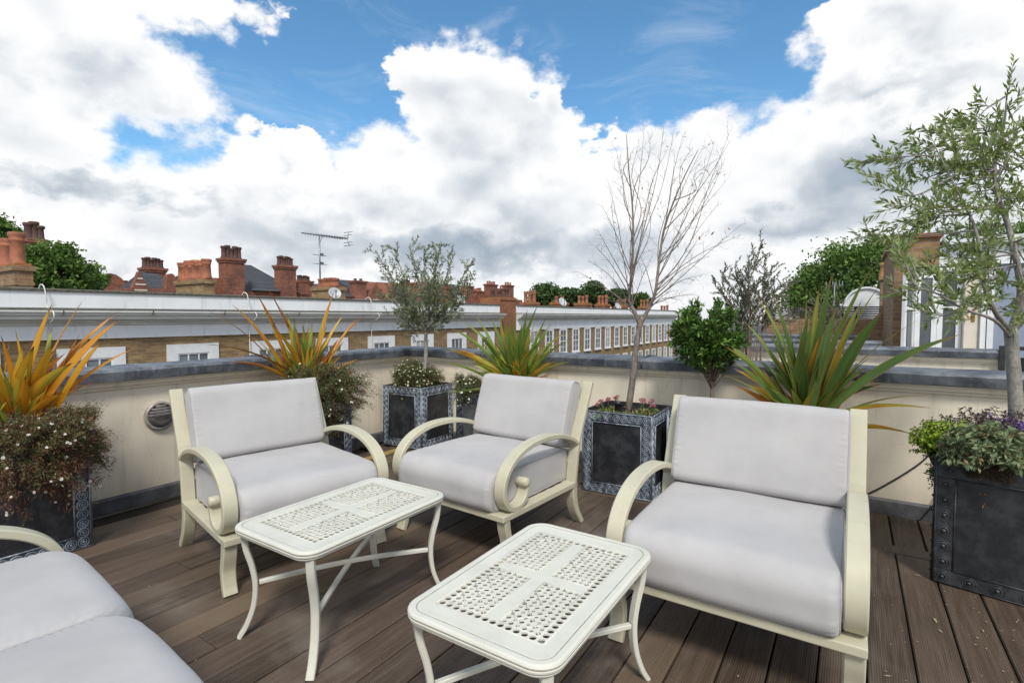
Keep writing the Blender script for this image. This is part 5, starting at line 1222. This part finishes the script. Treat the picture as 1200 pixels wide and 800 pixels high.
    def red_house(label, px0, px1, pyE, Xp=G, depth=8, mat='red_brick'):
        y0, y1 = yy(px0, Xp), yy(px1, Xp); ze = hz((px0 + px1) / 2, pyE, Xp); h = empty('brick_house', (0, 0, 0)); tag(h, label, 'house', None)
        m = MB(); m.box(Xp - depth, Xp, y0, y1, -11, ze); m.build('wall', mat, h); return h, y0, y1, ze
    def ch(h, px0, px1, pyt, n, Xp=G, pot='dark_pot', mat='red_brick', ph=.55, pr=.13, th=.7, z0=0.):
        y0, y1 = yy(px0, Xp), yy(px1, Xp); return chimney(h, Xp - th, Xp, y0, y1, z0, hz((px0 + px1) / 2, pyt, Xp), mat, n, 'y', pot, ph, pr)
    # behind the left tree
    h, y0, y1, ze = red_house('red brick house mostly hidden by the left tree, broad stack on top', 20, 78, 335, -24); ch(h, 38, 58, 281, 3, -24, ph=.6, pr=.14); m = MB(); m.box(-24.6, -24.05, yy(62, -24), yy(74, -24), 0, hz(68, 300, -24)); m.build('buttress', 'red_brick', h)
    roof_prism(h, -32, -24, y0, y1, ze, ze + .1, 'y')
    # small far roofs
    h, y0, y1, ze = red_house('low distant red house with a curved gable, left of the striped gable', 125, 156, 340, -34); roof_prism(h, -40, -34, y0, y1, ze, hz(140, 334, -37), 'y', 'slate'); m = MB(); ym = yy(131, -33.9)
    m.loops([[Vector((xx, ym + .9 * math.cos(a), ze - .4 + 1.3 * math.sin(a))) for a in [R(180) * i / 10 for i in range(11)]] for xx in (-34.3, -33.9)]); m.build('gable', 'red_brick', h); ch(h, 146, 153, 333, 2, -33.8, ph=.2)
    # striped gable house
    h, y0, y1, ze = red_house('red brick house with a white striped gable, slate roof and a six pot stack', 155, 212, 338); ya, yb = yy(157, G + .02), yy(175, G + .02); zt = hz(164, 318); m = MB()
    m.loops([[Vector((xx, q, z)) for q, z in ((ya, ze - .6), (yb, ze - .6), (yb, ze), ((ya * .55 + yb * .45), zt), (ya, ze))] for xx in (G - .3, G + .02)]); gb = m.build('gable', 'red_brick', h)
    for i in range(4): z = ze - .4 + i * .26; w0 = ya + max(0, (z - ze) / (zt - ze)) * (yb - ya) * .45 + .05; w1 = yb - max(0, (z - ze) / (zt - ze)) * (yb - ya) * .55 - .05; s_ = MB(); s_.box(G + .021, G + .04, w0, w1, z, z + .07); s_.build('stone_band', 'cream_paint', gb)
    roof_prism(h, G - 5, G - .31, yy(166, G - 2), yy(198, G - 2), ze, hz(170, 318, G - 2.6), 'y', 'slate', hip=.3); ch(h, 173, 196, 314, 6, G - 2.5, ph=.5, pr=.12)
    yc = (yy(196, G) + yy(208, G)) / 2; rr = (yy(208, G) - yy(196, G)) / 2; m = MB(); zc = hz(202, 330)
    m.loops([[Vector((xx, yc + rr * math.cos(a), zc + rr * 1.7 * math.sin(a))) for a in [R(180) * i / 12 for i in range(13)]] + [Vector((xx, yc - rr, ze - .5)), Vector((xx, yc + rr, ze - .5))] for xx in (G - .35, G + .03)]); m.build('round_gable', 'red_brick', h)
    # slate pyramid house
    h, y0, y1, ze = red_house('red brick house with a steep slate hipped roof and tall five pot stack', 247, 340, 341, depth=7); m = MB(); m.box(G - .9, G + .03, yy(250, G), yy(266, G), ze - .3, hz(258, 326)); m.build('side_wall', 'red_brick', h)
    roof_prism(h, G - 6, G + .2, yy(284, G - 1), yy(338, G - 1), hz(310, 341), hz(296, 311, G - 3), 'y', 'slate', hip=(yy(338, G - 1) - yy(284, G - 1)) * .40); roof_prism(h, G - 5, G - .95, yy(249, G), yy(266, G), hz(256, 326), hz(256, 318), 'y', 'slate')
    ch(h, 266, 288, 303, 5, G + .4, ph=.62, pr=.13)
    # second tall stack house
    h, y0, y1, ze = red_house('red brick house with a six pot stack and low gabled slate roof', 328, 372, 341); roof_prism(h, G - 6, G - .5, yy(318, G), yy(362, G), hz(340, 342), hz(335, 325), 'y', 'slate'); ch(h, 331, 348, 311, 6, G + .3, ph=.5, pr=.11); m = MB(); m.box(G - .6, G + .05, yy(348, G), yy(362, G), ze - .2, hz(355, 332)); m.build('side_wall', 'red_brick', h); ch(h, 353, 367, 329, 6, G - 3.5, ph=.35, pr=.10)
    # low slate ranges to the right
    Hh = -33.
    h, y0, y1, ze = red_house('low slate roofed range behind the aerial stack', 362, 420, 347, Hh); roof_prism(h, Hh - 6, Hh + .1, y0, y1, ze, hz(395, 334, Hh - 3), 'y', 'slate', hip=1.0); ch(h, 417, 430, 329, 2, Hh + .2, ph=.18)
    h, y0, y1, ze = red_house('red house with pointed gables and small white dormers, left of the small olive crown', 422, 470, 347, Hh); roof_prism(h, Hh - 6, Hh + .1, y0, y1, ze, hz(445, 331, Hh - 3), 'y', 'slate')
    for (a, b_) in ((432, 450), (452, 470)):
        m = MB(); q0, q1 = yy(a, Hh + .3), yy(b_, Hh + .3); m.loops([[Vector((xx, q0, ze - 1)), Vector((xx, q1, ze - 1)), Vector((xx, q1, ze - .2)), Vector((xx, (q0 + q1) / 2, hz((a + b_) / 2, 331, Hh))), Vector((xx, q0, ze - .2))] for xx in (Hh - 2, Hh + .3)]); m.build('gable', 'red_brick', h)
        m = MB(); m.box(Hh + .3, Hh + .33, (q0 + q1) / 2 - .35, (q0 + q1) / 2 + .35, ze - .9, ze - .3); m.build('window', 'white_paint', h)
    m = MB(); m.box(Hh + .31, Hh + .9, yy(405, Hh), yy(432, Hh), ze - 1.2, ze - .35); m.build('dormer', 'white_paint', h)
    h, y0, y1, ze = red_house('red house half hidden behind the small olive crown', 470, 516, 347, Hh); roof_prism(h, Hh - 6, Hh + .1, y0, y1, ze, hz(490, 334, Hh - 3), 'y', 'slate')
    for (a, b_, t_, n) in ((476, 484, 332, 3), (508, 516, 335, 3)): ch(h, a, b_, t_, n, Hh + .2, ph=.35)
    m = MB(); q0, q1 = yy(484, Hh), yy(506, Hh); m.loops([[Vector((xx, q0, ze - 1)), Vector((xx, q1, ze - 1)), Vector((xx, (q0 + q1) / 2, hz(495, 330, Hh)))] for xx in (Hh - 2, Hh + .3)]); m.build('gable', 'red_brick', h)
    Hj = -36.
    h, y0, y1, ze = red_house('red house with slate roof right of the small olive crown', 514, 556, 347, Hj); roof_prism(h, Hj - 6, Hj + .1, y0, y1, ze, hz(540, 334, Hj - 3), 'y', 'slate')
    for (a, b_, t_, n) in ((523, 530, 337, 3), (546, 555, 335, 3)): ch(h, a, b_, t_, n, Hj + .2, ph=.4)
    m = MB(); m.box(Hj + .1, Hj + .5, yy(535, Hj), yy(541, Hj), ze - 1, ze + .1); m.build('dormer', 'white_paint', h)
    h, y0, y1, ze = red_house('tall red gabled house crowded with stacks, left of the brick pier', 556, 612, 350, Hj)
    for (a, b_, p) in ((556, 570, 338), (568, 586, 343), (590, 606, 345)):
        m = MB(); q0, q1 = yy(a, Hj + .3), yy(b_, Hj + .3); m.loops([[Vector((xx, q0, ze - 1)), Vector((xx, q1, ze - 1)), Vector((xx, q1, ze)), Vector((xx, (q0 + q1) / 2, hz((a + b_) / 2, p, Hj))), Vector((xx, q0, ze))] for xx in (Hj - 2, Hj + .3)]); m.build('gable', 'red_brick', h)
    roof_prism(h, Hj - 6, Hj - 2, y0, y1, ze, ze + .9, 'y', 'slate')
    for (a, b_, t_, n) in ((573, 583, 333, 4), (587, 592, 338, 1), (594, 602, 334, 3), (562, 567, 341, 2)): ch(h, a, b_, t_, n, Hj + .6, ph=.35, pot='terracotta')

# ------------------------------------------------------------------ far trees
def far_tree(label, cen, rad, trunk_z, mat, seed, n=9000, leaf=.14, group=None):
    g = np.random.default_rng(seed); cen = Vector(cen); base = Vector((cen.x, cen.y, trunk_z)); t = empty('broadleaf_tree', base); tag(t, label, 'tree', group)
    m = MB(); H_ = cen.z - trunk_z; rt = max(.12, rad[2] * .07); m.tube([(0, 0, 0), (.05, .02, H_ * .4), (-.03, .05, H_ * .8), (0, 0, H_)], [rt * 1.5, rt, rt * .8, rt * .5], 8)
    C = []
    for i in range(170):
        d = unit(g.normal(size=(1, 3)))[0]; r_ = g.uniform(.45, 1.0) ** .6 * (1 + .22 * mnoise.noise(Vector(d) * 2.3 + Vector((seed, 0, 0)))); c = d * r_; C.append(c * rad)
        if i < 26: e = Vector(c * rad) * .85; m.tube([(0, 0, H_ * .6), Vector((0, 0, H_)).lerp(Vector((0, 0, H_)) + e, .45) + Vector((0, 0, -.1)), Vector((0, 0, H_)) + e], [rt * .5, rt * .28, rt * .08], 5)
    m.build('trunk', 'bark_dark', t); C = np.array(C); k = g.integers(0, len(C), n); cr = min(rad) * .15
    P = C[k] + g.normal(size=(n, 3)) * cr * [1, 1, .7]; tone = g.random(len(C))[k]; lv = Leaves()
    lv.add(P + np.array([0, 0, H_]), g.normal(size=(n, 3)) + [0, 0, -.2], g.uniform(leaf * .6, leaf * 1.3, n), g.uniform(leaf * .45, leaf * .8, n), rnd=np.clip(.25 + .5 * tone + g.normal(size=n) * .15, 0, 1))
    lv.build('crown', mat, t); return t

def build_far():
    def T(label, px, py, d, wpx, hpx, mat, seed, n=9000, leaf=.14, group=None):
        c = at(px, py, d); rx = wpx / 2 * d / CF; rz = hpx / 2 * d / CF; far_tree(label, c, (rx, rx, rz), -11, mat, seed, n, leaf, group)
    T('leafy green tree behind the nearest terracotta pots at the left edge', 62, 322, 15.6, 84, 70, 'leaf_tree', 1, 11000, .13)
    T('green tree cut off by the left frame edge', -8, 295, 20, 60, 84, 'leaf_tree', 2, 9000, .17)
    T('small round tree right of the nearest chimney pots', 98, 328, 17, 40, 24, 'leaf_tree', 3, 3500, .15)
    for i, (px, py, d, w, h) in enumerate([(640, 348, 60, 40, 30), (668, 350, 62, 40, 24), (695, 344, 58, 26, 28), (722, 350, 62, 34, 22), (748, 352, 62, 26, 16)]):
        T(['broad dark tree beyond the first stack of the far terrace', 'low dark tree beyond the second stack of the far terrace', 'upright lighter tree beyond the third stack of the far terrace', 'low tree beyond the fourth stack of the far terrace', 'low tree behind the bare tree trunk, over the far terrace'][i], px, py, d, w, h, 'leaf_tree_dark', 10 + i, 5000, .34, 'trees beyond the far terrace')
    T('big bright green tree behind the brick stair house', 1010, 338, 24, 150, 124, 'leaf_tree', 20, 22000, .17)
    T('lower green tree left of the big bright one', 958, 345, 26, 60, 74, 'leaf_tree', 21, 9000, .17)
    T('green tree behind the blue rendered house on the right', 1180, 300, 26, 150, 90, 'leaf_tree', 22, 9000, .17)
    # brick stair house with open french doors
    Y = 10.8; e = empty('stair_house', (0, 0, 0)); tag(e, 'brick stair house with white french doors standing open', 'building')
    p = lambda px, py, dy=0.: onY(px, py, Y + dy)
    xb0, xb1, zt = p(1046, 380).x, p(1066, 380).x, p(1060, 280).z; xw = p(1098, 380).x
    m = MB(); m.box(xb0, xb1, Y, Y + 4, -.15, zt); m.box(xb1 + .001, xw, Y + .001, Y + .30, p(1100, 312).z, zt - .001); m.build('wall', 'stair_brick', e); m = MB(); m.box(xw + .001, 3.6, Y + .001, Y + .30, p(1100, 312).z, zt - .15); m.build('fascia', 'white_stucco', e)
    m = MB(); m.box(xb0 - .05, xw + .04, Y - .05, Y + 4.05, zt + .002, zt + .07); m.build('parapet_coping', 'terracotta', e); m = MB(); m.box(xw + .041, 3.65, Y - .12, Y + 4.0, zt - .149, zt - .05); m.build('gutter_board', 'white_paint', e)
    xd1 = p(1164, 380).x; m = MB(); m.box(xd1, 3.6, Y + .05, Y + 4, -.15, p(1100, 312).z - .001); m.build('blue_wall', 'blue_render', e)
    m = MB(); m.box(xb1, xd1, Y + 1.6, Y + 1.65, -.14, zt - .1); m.build('inner_wall', 'blue_render', e)
    zt2 = p(1100, 314).z; m = MB(); q = .075
    m.box(xb1, xb1 + q, Y - .02, Y + .10, -.1, zt2); m.box(xd1 - q, xd1, Y - .02, Y + .10, -.1, zt2); m.box(xb1 + q, xd1 - q, Y - .02, Y + .10, zt2 - q, zt2); m.build('door_frame', 'white_paint', e)
    def leaf(x0, x1, y0, y1, nm='door', mat='white_paint', glass=True, tr=None):
        """door leaf between two plan points"""
        a, b_ = Vector((x0, y0, 0)), Vector((x1, y1, 0)); d = (b_ - a); L_ = d.length; d.normalize(); n_ = Vector((-d.y, d.x, 0)) * .022
        def bar(s0, s1, z0, z1, mm, k=1.): mm.obox(a + d * (s0 + s1) / 2 + Vector((0, 0, (z0 + z1) / 2)), d * (s1 - s0) / 2, n_ * k, (0, 0, (z1 - z0) / 2))
        m = MB(); s_ = .07; zt_ = zt2 - q - .01
        if glass:
            bar(0, s_, -.08, zt_, m); bar(L_ - s_, L_, -.08, zt_, m); bar(s_, L_ - s_, zt_ - s_, zt_, m); bar(s_, L_ - s_, -.08, .2, m)
            if tr: bar(s_, L_ - s_, tr - .025, tr + .025, m)
            o = m.build(nm, mat, e); g = MB(); bar(s_ + .002, L_ - s_ - .002, .202, zt_ - s_ - .002, g, .25); g.build('pane', 'dark_glass', o)
        else:
            bar(0, L_, -.08, zt_, m); o = m.build(nm, mat, e)
            h = MB(); bar(L_ - .12, L_ - .07, 1.42, 1.60, h, 1.5); h.tube([a + d * (L_ - .09) - n_ * 2 + Vector((0, 0, 1.5)), a + d * (L_ - .2) - n_ * 3 + Vector((0, 0, 1.5))], .011, 6); h.build('handle', 'brass', o)
        return o
    X_ = lambda px, dy=0.: p(px, 380, dy).x
    trz = p(1095, 361).z
    leaf(X_(1071), X_(1097), Y - .05, Y + .0, tr=trz); leaf(X_(1097) + .01, X_(1127), Y + .03, Y + .04, tr=trz)
    leaf(X_(1127) + .01, X_(1147), Y - .04, Y + .05, nm='panel_door', mat='cream_paint', glass=False); leaf(X_(1147) + .01, X_(1163) - .08, Y - .0, Y + .02)
    # open casement sticking out on the left
    leaf(X_(1058, -.35), X_(1070), Y - .35, Y - .03, nm='open_casement', tr=trz)
    # black box railing
    e2 = empty('metal_gate', (p(1172, 400, -2.6).x, Y - 2.6, 0)); tag(e2, 'low black metal gate beside the end of the first party wall', 'gate'); m = MB()
    gx = e2.location.x; zt3 = 1.16; W_ = .55
    for x in (0, W_): m.box(x, x + .05, 0, .05, -.1, zt3)
    for z in (.2, .75, zt3 - .05): m.box(.051, W_ - .001, .005, .045, z, z + .045)
    m.build('frame', 'black_metal', e2); m = MB()
    for i in range(1, 9): x = .05 + i * .055; m.box(x, x + .012, .018, .03, .25, zt3 - .06)
    m.build('bars', 'black_metal', e2)
    m = MB(); m.box(.10, .32, .06, .2, .0, 1.02); m.build('post_box', 'black_metal', e2)
    # dark slatted screen on a low brick wall
    Y = 14.5; s0, s1 = onY(915, 370, Y), onY(1046, 370, Y); e = empty('slatted_screen', (s0.x - .3, Y, 0)); tag(e, 'dark brown slatted screen on a low brick wall, left of the stair house', 'screen')
    L_ = s1.x - s0.x + 1.4; zt_ = onY(980, 359, Y).z; zb_ = onY(980, 373, Y).z; m = MB(); n = 7
    for i in range(n): z0 = zb_ + (zt_ - zb_) * i / n; m.box(0, L_, 0, .03, z0 + .006, z0 + (zt_ - zb_) / n - .006)
    m.build('slats', 'slate_shingle', e); m = MB(); 
    for i in range(5): x = i * L_ / 4; m.box(x, x + .06, .031, .09, -.15, zt_)
    m.build('post', 'bark_dark', e); m = MB(); m.box(0, L_, -.02, .22, -.15, zb_ - .005); m.build('low_wall', 'stair_brick', e)
    # white arched rooflight
    q = onY(1015, 359, 17.); r_ = 17 / CF * 1.12; hw = 16 * .028 * 1.08; e = empty('rooflight', (q.x, 17, q.z)); tag(e, 'white half round rooflight rising above the dark slatted screen', 'rooflight')
    m = MB(); m.loops([[Vector((hw * math.cos(a), yv, hw * math.sin(a))) for a in [R(180) * i / 20 for i in range(21)]] for yv in (0, 1.2)]); m.build('hood', 'white_paint', e)
    m = MB(); m.sweep([(hw * 1.04 * math.cos(a), -.02, hw * 1.04 * math.sin(a)) for a in [R(180) * i / 20 for i in range(21)]], (0, 1, 0), .06, .05); m.build('rim', 'white_paint', e)
    m = MB(); m.box(-hw - .02, hw + .02, .02, 1.25, -2.2, -.003); m.build('base', 'white_stucco', e)
    # white railing left of it, brick stack with buff pot, aerial mast
    q = onY(990, 358, 17.2); e = empty('railing', (q.x - .1, 17.2, q.z - .3)); tag(e, 'small white railing left of the half round rooflight', 'railing'); m = MB()
    for i in range(9): m.box(i * .09, i * .09 + .03, 0, .03, -1.9, .30)
    m.box(-.02, .8, -.01, .04, .301, .35); m.build('bars', 'white_paint', e)
    a, b_ = onY(1031, 370, 16.), onY(1041, 370, 16.); e = empty('chimney_stack', (a.x, 16, -.15)); tag(e, 'slim dark brick stack with one buff clay pot, left of the stair house', 'chimney'); zt_ = onY(1036, 328, 16).z + .15; m = MB(); w_ = b_.x - a.x
    m.box(0, w_, 0, .5, 0, zt_); m.box(-.04, w_ + .04, -.04, .54, zt_ + .001, zt_ + .09); o = m.build('stack', 'stair_brick', e); m = MB(); m.lathe([(.13, zt_ + .09), (.11, zt_ + .2), (.095, zt_ + .36), (.12, zt_ + .38), (.12, zt_ + .44), (.08, zt_ + .44)], c=(w_ / 2, .25, 0), n=14, cap=False); m.build('pot', 'buff_pot', e)
    a = onY(978, 332, 15.5); e = empty('television_aerial', (a.x, 15.5, -.15)); tag(e, 'small stubby aerial on a pole before the big green tree', 'aerial'); m = MB(); zt_ = a.z + .15; m.tube([(0, 0, 0), (0, 0, zt_)], .02, 6); m.tube([(-.2, 0, zt_ - .08), (.2, .1, zt_ - .04)], .012, 4)
    for i in range(6): m.tube([(-.18 + .07 * i, 0, zt_ - .2), (-.18 + .07 * i, 0, zt_ + .06)], .008, 4)
    m.build('antenna', 'grey_metal', e)

build_materials()
build_sky()
build_terrace()
build_furniture()
build_planting()
build_street()
build_far()
scene.render.engine = 'CYCLES'
